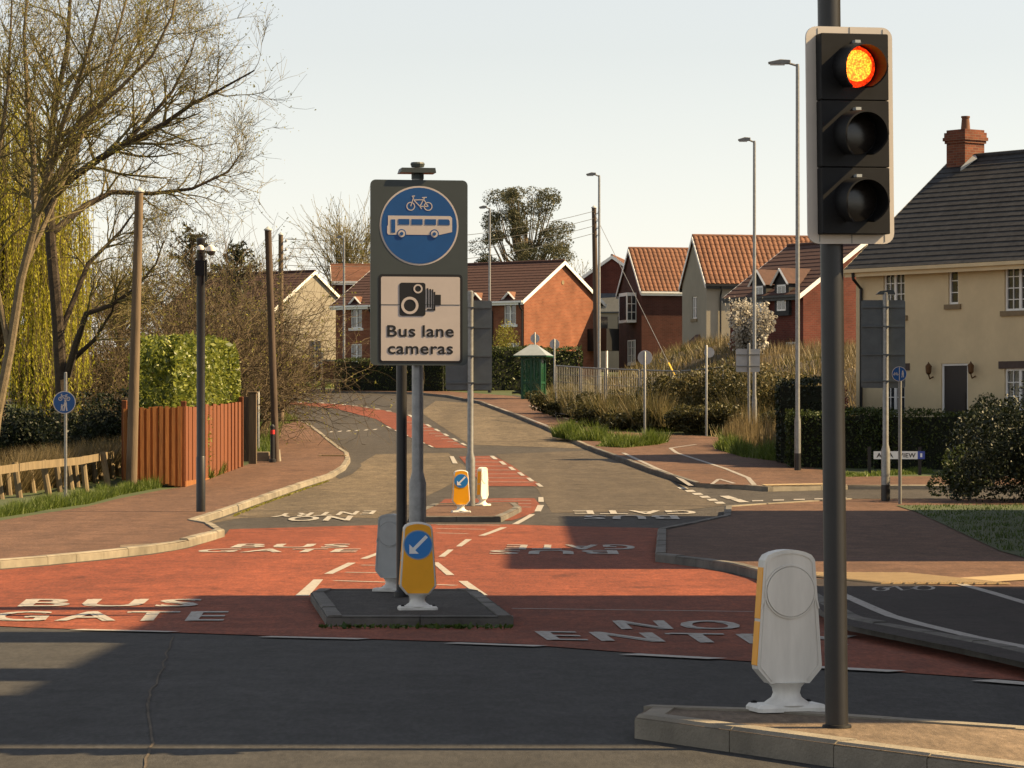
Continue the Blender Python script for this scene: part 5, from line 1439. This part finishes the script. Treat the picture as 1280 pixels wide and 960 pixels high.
# ---- pale barked bare tree on the left
D0 = 78.0
org = G(-8, 640, .1); org = Vector(((-10 - 640) * D0 / FPX, D0, zr(D0) + .1))
t = thing('bare_tree', 'pale barked leafless tree leaning over the rail fence', 'tree', org)
paths = []
def pl(lst, D=D0): return [P(x, y, D + dz) for x, y, dz in lst]
L1 = pl([(-14, 600, 0), (-4, 520, 0), (12, 440, .2), (26, 350, .3), (44, 280, .2), (60, 215, 0), (80, 150, -.3), (104, 85, -.6), (124, 10, -.8), (132, -60, -1)]); R1 = [.135, .12, .11, .10, .09, .075, .06, .045, .03, .018]
limb(paths, L1, R1); sprout(paths, L1, R1, 26, 2.3, [0, 6, 5, 3], 3, .7, .06, .42, lvl=1)
L2 = pl([(44, 280, .2), (42, 200, .6), (34, 120, 1.0), (30, 40, 1.2), (40, -60, 1.4)]); R2 = [.085, .07, .055, .04, .02]
limb(paths, L2, R2); sprout(paths, L2, R2, 18, 2.0, [0, 6, 5, 3], 3, .7, .06, .1)
L3 = pl([(60, 215, 0), (100, 150, -.4), (150, 110, -.9), (190, 70, -1.2), (215, 20, -1.4), (225, -40, -1.5)]); R3 = [.07, .058, .046, .035, .026, .014]
limb(paths, L3, R3)
L4 = pl([(28, 340, .3), (60, 270, .8), (95, 190, 1.2), (125, 110, 1.4), (150, 30, 1.6), (170, -50, 1.8)]); R4 = [.07, .06, .05, .04, .03, .015]
limb(paths, L4, R4); sprout(paths, L4, R4, 24, 2.0, [0, 6, 5, 3], 3, .75, .05, .15)
L5 = pl([(12, 440, .2), (-10, 330, .2), (-5, 220, -.3), (10, 110, -.6), (15, 0, -.8)]); R5 = [.07, .06, .05, .04, .02]
limb(paths, L5, R5); sprout(paths, L5, R5, 24, 2.0, [0, 6, 5, 3], 3, .75, .05, .2)
pass; sprout(paths, L3, R3, 20, 1.9, [0, 6, 5, 3], 3, .75, .05, .1)
tw = tree_parts(t, paths, org, 'bark_pale', 'twig')
ends = [np.array(p[0][-1] - org) for p in paths if p[2] >= 2]
sel = np.array(ends)
quads('buds', leaves(np.repeat(sel, 3, 0) + RNG.normal(scale=.08, size=(len(sel) * 3, 3)), .05, .5), 'bud_leaf', t)['kind'] = 'stuff'

# ---- dark tree behind with long limbs reaching right
D1_ = 90.0
org = Vector(((76 - 640) * D1_ / FPX, D1_, zr(D1_) + .1))
t = thing('bare_tree', 'dark leafless tree with long limbs reaching over the board fence', 'tree', org)
paths = []
T1 = pl([(76, 600, 0), (78, 500, 0), (72, 400, 0), (64, 310, 0), (60, 230, 0), (66, 150, .4), (84, 60, .6), (90, -40, .8)], D1_); TR = [.19, .175, .16, .145, .125, .09, .065, .035]
limb(paths, T1, TR); sprout(paths, T1, TR, 26, 3.0, [0, 6, 5, 3], 3, .8, .05, .5)
for lst, r0, n, ln in (
        ([(62, 250, 0), (90, 222, -.5), (125, 198, -1), (160, 178, -1.4), (205, 155, -1.6), (240, 130, -1.9), (275, 112, -2), (318, 88, -2.2)], .13, 26, 2.2),
        ([(66, 290, 0), (105, 258, .6), (140, 240, 1), (190, 242, 1.2), (240, 236, 1.4), (285, 215, 1.6), (302, 190, 1.7)], .10, 24, 1.9),
        ([(150, 184, -1.3), (185, 150, -1.2), (215, 115, -1.0), (238, 70, -1.0), (248, 35, -1.0)], .07, 20, 1.7),
        ([(84, 470, 0), (95, 430, -.5), (108, 392, -.8), (138, 382, -1), (168, 362, -1), (195, 330, -1), (205, 300, -1)], .11, 16, 1.5),
        ([(90, 450, 0), (118, 425, -.3), (140, 390, -.6), (150, 350, -1.5)], .08, 12, 1.3),
        ([(74, 420, 0), (110, 330, .6), (150, 290, 1), (175, 255, 1.2)], .09, 18, 1.8),
        ([(62, 240, 0), (100, 170, .8), (140, 110, 1.2), (175, 50, 1.4), (190, 0, 1.5)], .10, 24, 2.0)):
    p_ = pl(lst, D1_); rr_ = [r0 * (1 - .85 * i / (len(p_) - 1)) for i in range(len(p_))]
    limb(paths, p_, rr_); sprout(paths, p_, rr_, n, ln, [0, 6, 5, 3], 3, .75, .05, .22)
tree_parts(t, paths, org, 'bark_dark', 'twig', 1)
sel = np.array([np.array(p[0][-1] - org) for p in paths if p[2] >= 2]); sel = sel[RNG.random(len(sel)) < .7]
quads('buds', leaves(np.repeat(sel, 2, 0) + RNG.normal(scale=.08, size=(len(sel) * 2, 3)), .05, .5), 'bud_leaf', t)['kind'] = 'stuff'

# ---- weeping willow at the left edge
def willow(px, D, label, crown, n, zlo):
    org = Vector(((px - 640) * D / FPX, D, zr(D) + .1))
    t = thing('weeping_willow', label, 'tree', org)
    paths = []
    H = crown[1]
    base = Vector((0, 0, 0))
    for k in range(9):
        a = random.uniform(0, 6.28); q = Vector((math.cos(a) * crown[0] * .5, math.sin(a) * crown[0] * .5, H * random.uniform(.75, 1)))
        limb(paths, [org, org + Vector((0, 0, H * .25)), org + q * .55 + Vector((0, 0, H * .1)), org + q], [.24, .2, .09, .03])
    tree_parts(t, paths, org, 'bark_dark', 'twig')
    V = []; T = []; st = MB()
    for k in range(n):
        a = random.uniform(0, 6.28); rr_ = crown[0] * math.sqrt(random.random()); z = H * (1 - .35 * (rr_ / crown[0]) ** 2) * random.uniform(.55, 1.02)
        x, y = rr_ * math.cos(a), rr_ * math.sin(a); ln = random.uniform(1.6, 4.8); zend = max(zlo + random.uniform(0, 1.2), z - ln)
        m = max(4, int((z - zend) / .055)); sw = random.uniform(-.12, .12); tone = random.random()
        f = np.linspace(0, 1, m)
        c = np.stack([x + sw * f + .04 * np.sin(f * 9 + k), y + .04 * np.cos(f * 7 + k), z - (z - zend) * f], 1)
        V.append(c + RNG.normal(scale=.02, size=c.shape)); T.append(np.clip(tone * .6 + RNG.random(m) * .4, 0, 1))
        st.tube([tuple(c[0]), tuple(c[m // 2]), tuple(c[-1])], .007, 3, False)
    C = np.concatenate(V)
    quads('crown', leaves(C, .10, .32, up=np.array([0, 0, -1.0])), 'willow_leaf', t, np.concatenate(T))
    st.build('hanging_stem', 'twig_brown', t, fix=False)
willow(-2, 96, 'weeping willow with yellow green hanging strands at the edge of the verge', (2.7, 11.8), 1100, 1.0)
willow(62, 101, 'smaller weeping willow with yellow strands behind the pale trunk', (1.15, 6.8), 380, .9)

# ---- shrubs of bare brown stems
def bare_shrub(px, D, w, H, label, n, m='twig_brown', dz=.1):
    org = Vector(((px - 640) * D / FPX, D, zr(D) + dz)); t = thing('bare_shrub', label, 'shrub', org, 0, 'leafless shrubs beside the left footway')
    paths = []
    for k in range(n):
        a = random.uniform(0, 6.28); rr_ = w * .5 * math.sqrt(random.random()); p = org + Vector((rr_ * math.cos(a), rr_ * math.sin(a), 0))
        grow(paths, p, Vector((math.cos(a) * .4 + random.gauss(0, .15), math.sin(a) * .4, 1)), H * random.uniform(.5, .8), .03, 1, 3, [0, 7, 5], .85, .02, 6, .26, .55, .008)
    b = MB()
    for pts, rad, lvl in paths: b.tube([p - org for p in pts], rad, 3, False)
    b.build('stem', m, t, True, fix=False)
    ends = np.array([p[0][-1] - org for p in paths if p[2] >= 2])
    sel = ends[RNG.random(len(ends)) < .5]
    quads('bud', leaves(np.repeat(sel, 2, 0) + RNG.normal(scale=.06, size=(len(sel) * 2, 3)), .07, .5), 'bud_leaf', t)['kind'] = 'stuff'
    return t
bare_shrub(205, 104, 2.6, 7.4, 'tall tangled leafless shrub behind the wooden pole', 46)
bare_shrub(262, 108, 2.8, 7.2, 'tangled leafless shrub behind the laurel hedge', 50)
bare_shrub(300, 112, 2.0, 6.2, 'brown leafless shrub by the dark telegraph pole', 46)
bare_shrub(322, 130, 1.9, 5.0, 'brown leafless shrub behind the slim telegraph pole', 40)
bare_shrub(318, 142, 1.8, 4.2, 'low spreading leafless shrub before the pale gabled house', 30)
bare_shrub(160, 100, 2.6, 5.0, 'leafless shrub between dark tree and wooden pole', 34)

# ---- conifer behind
def conifer(px, D, H, w, label):
    org = Vector(((px - 640) * D / FPX, D, zr(D))); t = thing('conifer', label, 'tree', org)
    MB().tube([(0, 0, 0), (0, 0, H * .96)], [.18, .03], 8).build('trunk', 'bark_dark', t, True)
    V = []; st = MB()
    for k in range(90):
        f = random.random() ** .8; z = H * (.12 + .86 * f); L_ = w * (1.02 - f) * random.uniform(.7, 1.15) + .25; a = random.uniform(0, 6.28)
        m = 44; s_ = np.sort(RNG.random(m)); dz = .8 * s_ * L_ * random.uniform(.2, 1.1)
        c = np.stack([np.cos(a) * s_ * L_, np.sin(a) * s_ * L_, z + dz], 1) + RNG.normal(scale=.10, size=(m, 3)) * (1.2 - s_[:, None])
        V.append(c); st.tube([(0, 0, z), tuple(c[-1])], [.03, .006], 3, False)
    quads('crown', leaves(np.concatenate(V), .17, .3), 'conifer_leaf', t)
    st.build('branch', 'bark_dark', t, fix=False)
conifer(240, 122, 7.4, 3.6, 'dark feathery conifer rising behind the leafless shrubs')
conifer(296, 136, 7.0, 3.2, 'second feathery conifer leaning beside the telegraph pole')

# ---- hedges made of leaves round a dark core
def hedge_box(name, label, corners, z0, H, m, n, size, cat='hedge', round_=.25, core='hedge_core', group=None, thick=None):
    """corners: plan polygon; leaves over the top and sides of the clipped mass"""
    pts = [Vector((c[0], c[1])) for c in corners]; c0 = sum(pts, Vector((0, 0))) / len(pts); z0v = z0
    t = thing(name, label, cat, (c0.x, c0.y, z0v), 0, group)
    b = MB(); k = len(pts)
    ins = [(c0 + (p - c0) * max(.35, 1 - (.45 if round_ > .5 else .16) / max(.5, (p - c0).length))) for p in pts]
    for zz in (0, H * (.8 if round_ > .5 else .93)): b.v += [(p.x - c0.x, p.y - c0.y, zz) for p in ins]
    for i in range(k): b.f.append((i, (i + 1) % k, k + (i + 1) % k, k + i))
    b.f.append(tuple(range(k, 2 * k)))
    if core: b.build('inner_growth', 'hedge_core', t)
    per = [(pts[(i + 1) % k] - pts[i]).length for i in range(k)]; A_s = sum(per) * H
    area = abs(sum(pts[i].x * pts[(i + 1) % k].y - pts[(i + 1) % k].x * pts[i].y for i in range(k))) / 2
    ns = int(n * A_s / (A_s + area)); C = []
    pr_ = np.array(per) / sum(per)
    idx = RNG.choice(k, ns, p=pr_); f = RNG.random(ns); zz = RNG.random(ns) ** .85 * H
    for i, ff, z in zip(idx, f, zz):
        p = pts[i].lerp(pts[(i + 1) % k], ff); inward = (c0 - p).normalized()
        edge = max(0, (z - (H - round_)) / round_) if round_ else 0
        dd = round_ * .6 * edge ** 2 + abs(RNG.normal(0, .06)) - .04 + .06 * math.sin(p.x * 3 + z * 2.3) * math.cos(p.y * 2.1 + z)
        C.append((p.x + inward.x * dd - c0.x, p.y + inward.y * dd - c0.y, z))
    nt_ = n - ns; w = RNG.random((nt_, k)) ** 2.2; w /= w.sum(1, keepdims=True)
    P2 = np.array([(p.x - c0.x, p.y - c0.y) for p in pts]); tp = w @ P2
    C = np.array(C); T2 = np.column_stack([tp, H + RNG.normal(0, .05, nt_) + .05 * np.sin(tp[:, 0] * 2.7)])
    quads('foliage', leaves(np.concatenate([C, T2]), size, .5), m, t)
    return t
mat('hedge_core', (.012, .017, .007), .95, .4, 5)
# laurel hedge over the board fence
A, B_, C_ = G(172, 600, .1), G(229, 609, .1), G(301, 584, .1)
cor = [(B_.x - .25, B_.y + .6), (B_.x + .1, B_.y + 5.0), (C_.x - .35, C_.y - .7), (C_.x - .05, C_.y + .2), (C_.x - .3, C_.y + 1.4), (B_.x - 1.2, C_.y + 1.2), (B_.x - 1.45, B_.y + 2.0), (B_.x - 1.25, B_.y + .7)]
A = P(172, 598, B_.y - .35)
hedge_box('laurel_hedge', 'glossy bright green laurel hedge above the orange board fence', cor, zr(84) + .1, 3.4, 'laurel_leaf', 30000, .14, round_=.9, core=None)
# clipped hedge before the cream house
hedge_box('clipped_hedge', 'long dark clipped hedge in front of the cream house', [(7.35, 90.6), (9.9, 89.6), (10.2, 90.8), (7.8, 92.0)], zr(90) + .1, 1.5, 'hedge_leaf', 9000, .075)
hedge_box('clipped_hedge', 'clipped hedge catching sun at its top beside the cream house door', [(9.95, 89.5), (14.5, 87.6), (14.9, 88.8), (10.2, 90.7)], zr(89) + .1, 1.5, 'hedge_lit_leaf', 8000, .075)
hedge_box('tall_hedge', 'tall dark hedge end beside the dry weeds', [(7.35, 93.0), (9.0, 92.2), (9.3, 95.5), (7.6, 96)], zr(93) + .1, 2.3, 'ivy_leaf', 6000, .085)
# clipped hedge at the bend and behind the shelter
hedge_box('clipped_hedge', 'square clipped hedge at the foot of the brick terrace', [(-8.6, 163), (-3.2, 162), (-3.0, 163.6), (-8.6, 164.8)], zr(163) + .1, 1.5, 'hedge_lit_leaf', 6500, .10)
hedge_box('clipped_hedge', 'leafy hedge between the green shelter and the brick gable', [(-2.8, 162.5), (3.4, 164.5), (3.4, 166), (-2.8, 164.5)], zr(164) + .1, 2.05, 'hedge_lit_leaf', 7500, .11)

def bush(name, label, c, r, m, n, size, cat='shrub', lobes=7, group=None, core=True):
    """an uneven shrub: leafy clumps round several centres"""
    t = thing(name, label, cat, c, 0, group); r = np.array(r); V = []; T = []
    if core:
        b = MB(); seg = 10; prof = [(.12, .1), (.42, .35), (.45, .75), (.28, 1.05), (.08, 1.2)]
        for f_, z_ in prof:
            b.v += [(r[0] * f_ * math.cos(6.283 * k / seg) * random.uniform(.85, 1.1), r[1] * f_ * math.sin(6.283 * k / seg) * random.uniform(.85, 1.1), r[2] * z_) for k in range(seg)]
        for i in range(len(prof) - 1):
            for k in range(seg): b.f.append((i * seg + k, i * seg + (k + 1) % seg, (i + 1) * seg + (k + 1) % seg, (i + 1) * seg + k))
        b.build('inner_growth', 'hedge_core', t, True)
    for k in range(lobes):
        a = random.uniform(0, 6.28); q = math.sqrt(random.random()) * .55
        cc = np.array([math.cos(a) * q * r[0], math.sin(a) * q * r[1], r[2] * random.uniform(.22, 1.25)]); s_ = random.uniform(.42, .68) if lobes < 15 else random.uniform(.24, .5)
        p = blob_pts(n // lobes, cc, r * s_ * np.array([1, 1, .85]), .72); p = p[p[:, 2] > .02]; V.append(p); T.append(np.clip(RNG.random(len(p)) * .75 + random.uniform(-.1, .3), 0, 1))
    quads('foliage', leaves(np.concatenate(V), size, .5), m, t, np.concatenate(T)); return t
gz = lambda x, y: zr(y) + .1
bush('evergreen_bush', 'large dark rounded bush on the shaded lawn before the cream house', (11.3, 69.5, gz(0, 69.5)), (2.3, 2.0, 1.6), 'ivy_leaf', 24000, .075, lobes=14)
bush('evergreen_bush', 'smaller dark bush against the street nameplate', (9.75, 72.2, gz(0, 72)), (.85, .85, .75), 'hedge_leaf', 6000, .07)
bush('evergreen_bush', 'dark bush beside the cream house front door', (12.75, 91.0, .55), (.8, .6, 1.15), 'hedge_leaf', 3500, .07)
bush('evergreen_bush', 'small dark bush under the left window of the cream house', (10.5, 93.6, .6), (.8, .6, .95), 'hedge_leaf', 3000, .07)
bush('evergreen_bush', 'dark ivy covered thicket behind the rail fence', (-10.9, 88.5, gz(0, 88)), (1.7, 1.2, 1.35), 'ivy_leaf', 11000, .09, lobes=12)
bush('evergreen_bush', 'dark thicket under the willow strands', (-13.4, 90.5, gz(0, 90)), (2.0, 1.3, 1.1), 'ivy_leaf', 9000, .09, lobes=10)
bush('red_leaved_shrub', 'red leaved shrub beside the cream house wall', (9.35, 97.0, .7), (.42, .4, 1.6), 'red_shrub_leaf', 1400, .07, core=False)
bush('yellow_flowered_shrub', 'yellow flowered shrub before the dry weeds', (9.0, 99.5, gz(0, 99.5) + 1.2), (.75, .5, .8), 'yellow_flower', 900, .06, core=False)
bush('budding_shrub', 'olive green budding shrub against the front of the brick terrace', (-.3, 174.0, gz(0, 174)), (.9, .8, 2.1), 'bud_leaf', 2600, .09, core=False)
for i in range(15):
    px = 690 + i * 21 + random.uniform(-6, 6); D = float(np.interp(px, [690, 720, 790, 880, 990], [133, 125, 117.5, 115, 112])) + random.uniform(0, 2.2)
    bush('bramble', 'dark tangled bramble clump in the row along the back of the far footway', ((px - 640) * D / FPX, D, zr(D) + .05), (random.uniform(.8, 1.35), 1.1, random.uniform(.42, .75)),
         'bramble_leaf', 5200, .10, lobes=20, group='bramble clumps along the footway', core=False)
for i, (px, D, rx, rz_, lab) in enumerate(((760, 127, 1.4, .8, 'olive bramble mound at the foot of the mesh fence'), (800, 125, 1.6, .95, 'olive bramble mound behind the pale round sign'), (842, 122, 1.8, 1.35, 'olive bramble mound under the guy wire'),
        (885, 121, 1.7, 1.5, 'olive bramble mound behind the marker post'), (925, 119.5, 1.9, 1.6, 'olive bramble mound below the blossom tree'), (968, 117, 1.6, 1.7, 'olive bramble mound beside the tall dark hedge'))):
    bush('bramble', lab, ((px - 640) * D / FPX, D, zr(D) + .05), (rx, 1.4, rz_), 'weed_leaf' if i % 2 else 'bramble_leaf', 7500, .11, lobes=24, core=False)

# ---- blossom tree
D_ = 124.0; org = Vector(((938 - 640) * D_ / FPX, D_, bankz((938 - 640) * D_ / FPX, D_)))
t = thing('blossom_tree', 'small tree covered in white blossom above the dry weeds', 'tree', org)
paths = []; H = CAMZ + (HORIZ - 385) * D_ / FPX - org.z
for k in range(11):
    a = random.uniform(0, 6.28); grow(paths, org + Vector((0, 0, H * .3)), (math.cos(a) * .24, math.sin(a) * .24, 1), H * .5, .035, 1, 3, [0, 5, 4], .5, .08, 5, .1, .5)
limb(paths, [org, org + Vector((0, 0, H * .3))], [.07, .05])
tree_parts(t, paths, org, 'bark_dark', 'bark_dark')
pp = np.array([p - org for q in paths if q[2] >= 1 for p in q[0][1:]])
quads('blossom', leaves(np.repeat(pp, 8, 0) + RNG.normal(scale=.07, size=(len(pp) * 8, 3)), .095, .8), 'blossom', t)['kind'] = 'stuff'

# ---- eucalyptus behind the terrace
def leafy_tree(px, D, top, w, label, m, n, size, lobes, name='leafy_tree', dz=0, open_=.55, trunk='bark_pale'):
    org = Vector(((px - 640) * D / FPX, D, zr(D) + dz)); H = CAMZ + (HORIZ - top) * D / FPX - org.z
    t = thing(name, label, 'tree', org); paths = []; V = []; T = []
    limb(paths, [org, org + Vector((0, 0, H * .35)), org + Vector((.2, 0, H * .8))], [.3, .24, .06])
    for k in range(lobes):
        a = random.uniform(0, 6.28); hh = random.random(); q = w * .5 * math.sqrt(random.random()) * (1 - .45 * abs(hh - .4))
        c = np.array([math.cos(a) * q, math.sin(a) * q, H * (.38 + .56 * hh)]); rr_ = w * random.uniform(.06, .13)
        p = blob_pts(n // lobes, c, np.array([rr_, rr_, rr_ * .75]), .45); V.append(p); T.append(np.clip(RNG.random(len(p)) * .7 + random.uniform(-.15, .35), 0, 1))
        limb(paths, [org + Vector((0, 0, H * (.28 + .3 * hh))), org + Vector(c * .6 + np.array([0, 0, H * .12])), org + Vector(c)], [.08, .05, .02])
    tree_parts(t, paths, org, trunk, 'twig', 1)
    quads('crown', leaves(np.concatenate(V), size, .5), m, t, np.concatenate(T)); return t
leafy_tree(655, 240, 228, 7.4, 'broad grey green eucalyptus rising behind the brick terrace', 'euca_leaf', 44000, .125, 110, 'eucalyptus_tree')
# ---- far bare trees on the skyline
def far_bare(px, D, top, w, label, n=26):
    org = Vector(((px - 640) * D / FPX, D, zr(D))); H = CAMZ + (HORIZ - top) * D / FPX - org.z
    t = thing('bare_tree', label, 'tree', org); paths = []
    limb(paths, [org, org + Vector((0, 0, H * .35))], [.28, .2])
    for k in range(n):
        a = random.uniform(0, 6.28); s_ = random.uniform(.1, .62)
        grow(paths, org + Vector((0, 0, H * random.uniform(.2, .36))), (math.cos(a) * s_ * w / H * 2.2, math.sin(a) * s_ * w / H * 2.2, 1), H * .6, .09, 1, 3, [0, 8, 6], .55, .03, 5, .1, .5, .018)
    tree_parts(t, paths, org, 'bark_dark', 'twig')
    ends = np.array([p[0][-1] - org for p in paths if p[2] >= 2]); sel = ends[RNG.random(len(ends)) < .6]
    quads('buds', leaves(sel, .14, .5), 'bud_leaf', t)['kind'] = 'stuff'
far_bare(432, 245, 284, 4.4, 'rounded leafless tree on the skyline behind the brick terrace')
far_bare(520, 240, 318, 4.0, 'leafless skyline tree hidden mostly by the bus lane sign', 18)
far_bare(722, 262, 352, 2.2, 'pinkish leafless tree showing beside the brown telegraph pole', 14)
far_bare(20, 190, 250, 6.0, 'leafless tree far behind the willow', 22)
far_bare(150, 200, 330, 6.0, 'leafless tree far behind the dark limbs', 22)
far_bare(300, 210, 330, 6.0, 'leafless tree far behind the conifers', 22)
for i, (px, D, rx, rz_) in enumerate(((60, 150, 4.0, 1.9), (190, 150, 3.6, 1.8), (300, 148, 3.2, 1.7))):
    bush('thicket', ['scrubby thicket far behind the willow', 'scrubby thicket far behind the wooden pole', 'scrubby thicket far behind the telegraph poles'][i],
         ((px - 640) * D / FPX, D, zr(D)), (rx, 2, rz_), 'bramble_leaf', 7000, .16, lobes=10, group='thickets behind the left verge')

# ---- grass, weeds and dry stems (nobody could count them)
def blades(name, label, C, h, w, m, lean=.35, tint=None):
    C = np.asarray(C); n = len(C); a = RNG.random(n) * 6.283; hh = h * (.55 + .75 * RNG.random(n))
    dx = np.stack([np.cos(a), np.sin(a), 0 * a], 1) * w * .5; tip = C + np.stack([RNG.normal(0, lean, n) * hh, RNG.normal(0, lean, n) * hh, hh], 1)
    V = np.stack([C - dx, C + dx, tip], 1).reshape(-1, 3)
    o = quads(name, V, m, None, tint, 3); tag(o, label, 'grass', None, 'stuff'); return o
def strip_pts(n, pix, off=.1, wdt=.5, side=Vector((0, 1))):
    """points on the ground scattered along a pixel polyline, wdt metres deep"""
    w = [G(a, b, off) for a, b in pix]; seg = [(w[i + 1] - w[i]).length for i in range(len(w) - 1)]; pr_ = np.array(seg) / sum(seg)
    out = []
    for i in RNG.choice(len(seg), n, p=pr_):
        p = w[i].lerp(w[i + 1], float(RNG.random())); k = float(RNG.random()) * wdt; out.append((p.x + side.x * k, p.y + side.y * k, zr(p.y + side.y * k) + off))
    return np.array(out)
def clump_h(C, f=1.9): return .6 + .5 * np.sin(C[:, 0] * f * 2.1) * np.cos(C[:, 1] * f)
def grass(label, pix, n, h, wdt, m='grass_leaf', off=.1, w=.02, side=Vector((0, 1)), name='grass'):
    C = strip_pts(n, pix, off, wdt, side); return blades(name, label, C, h * clump_h(C), w, m)
grass('bright green grass tufts along the foot of the rail fence', [(-30, 652), (0, 647), (60, 637), (110, 630), (150, 619), (205, 609)], 14000, .27, 1.5, w=.022, side=Vector((-.25, 1)))
grass('green grass tuft at the far corner of the board fence', [(262, 599), (290, 588)], 900, .3, .3, w=.03, side=Vector((-.6, .3)))
grass('green grass beside the low edging and telegraph poles', [(318, 574), (345, 562), (352, 532)], 1800, .4, .9, w=.03, side=Vector((-1, .2)))
grass('sunlit verge at the far end of the left footway', [(352, 532), (372, 527), (356, 518)], 1400, .3, 1.2, w=.04, side=Vector((-.8, .6)))
grass('long grass tufts around the pale round sign', [(690, 546), (720, 551), (760, 552)], 3600, .55, 2.2, w=.035, side=Vector((.2, 1)))
grass('grass tufts at the dropped kerb by the pale round sign', [(745, 558), (780, 560), (822, 556)], 3600, .45, 2.2, w=.035, side=Vector((.2, 1)))
grass('bright grass below the dry stems at the square sign', [(893, 561), (930, 572), (975, 577)], 3600, .5, 2.6, w=.035, side=Vector((.2, 1)))
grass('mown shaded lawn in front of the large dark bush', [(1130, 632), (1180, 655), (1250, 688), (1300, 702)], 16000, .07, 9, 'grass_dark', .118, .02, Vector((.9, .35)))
grass('grass strip at the foot of the clipped hedge', [(1055, 597), (1170, 592)], 2500, .12, 2.2, 'grass_leaf', .1, .03)
grass('rough grass across the bend', [(330, 485), (420, 485), (600, 486)], 4500, .25, 4.0, 'grass_leaf', .1, .05)
C = strip_pts(2600, [(900, 558), (935, 566), (975, 570)], .1, 3.2, Vector((.25, 1))); blades('dry_grass', 'tall dry straw coloured stems around the square sign', C, .95 * clump_h(C, 1.1) + .15, .028, 'dry_grass', .12)
C = strip_pts(7500, [(-40, 622), (20, 618), (80, 608), (150, 594)], .1, .7, Vector((0, 1))); blades('dry_stems', 'dry brown stems tangled behind the leaning rail fence', C, .85, .025, 'dry_grass', .3)
n = 36000; X = RNG.uniform(1, 20, n); Y = RNG.uniform(104, 172, n); keep = np.array([x > xedge(y) + .6 for x, y in zip(X, Y)]); X, Y = X[keep], Y[keep]
C = np.stack([X, Y, [bankz(x, y) for x, y in zip(X, Y)]], 1); nz_ = np.sin(X * .9 + 1) * np.cos(Y * .35) + RNG.normal(0, .4, len(X))
dry = (nz_ + (X - 8) * .16) > .1
blades('dry_grass', 'straw coloured dry weeds covering the top of the bank', C[dry], .5, .035, 'dry_grass', .25)
blades('weeds', 'olive green weeds covering the bank below the houses', C[~dry], .42, .05, 'weed_leaf', .4)
n = 9000; PXs = RNG.uniform(690, 990, n); Ds = np.interp(PXs, [690, 720, 790, 880, 990], [134, 126, 119, 117, 114]) + RNG.uniform(-1.2, 5, n)
C = np.stack([(PXs - 640) * Ds / FPX, Ds, [zr(v) + .3 for v in Ds]], 1)
blades('weeds', 'thin olive stems growing through the brambles', C, 1.35 * clump_h(C, .8), .03, 'weed_leaf', .35)
# leaf litter in the left gutter
C = strip_pts(900, [(290, 645), (330, 629), (380, 611), (410, 601)], .012, .22, Vector((.3, -.4)))
o = quads('leaf_litter', leaves(C + np.array([0, 0, .012]), .04, .7), 'bud_leaf'); tag(o, 'brown leaf litter lying in the left gutter', 'leaves', None, 'stuff')
C = strip_pts(260, [(400, 785), (640, 785.5)], .012, .12, Vector((0, -1)))
o = quads('gutter_weeds', leaves(C + np.array([0, 0, .02]), .05, .6), 'grass_dark'); tag(o, 'small weeds along the foot of the sign island kerb', 'weeds', None, 'stuff')
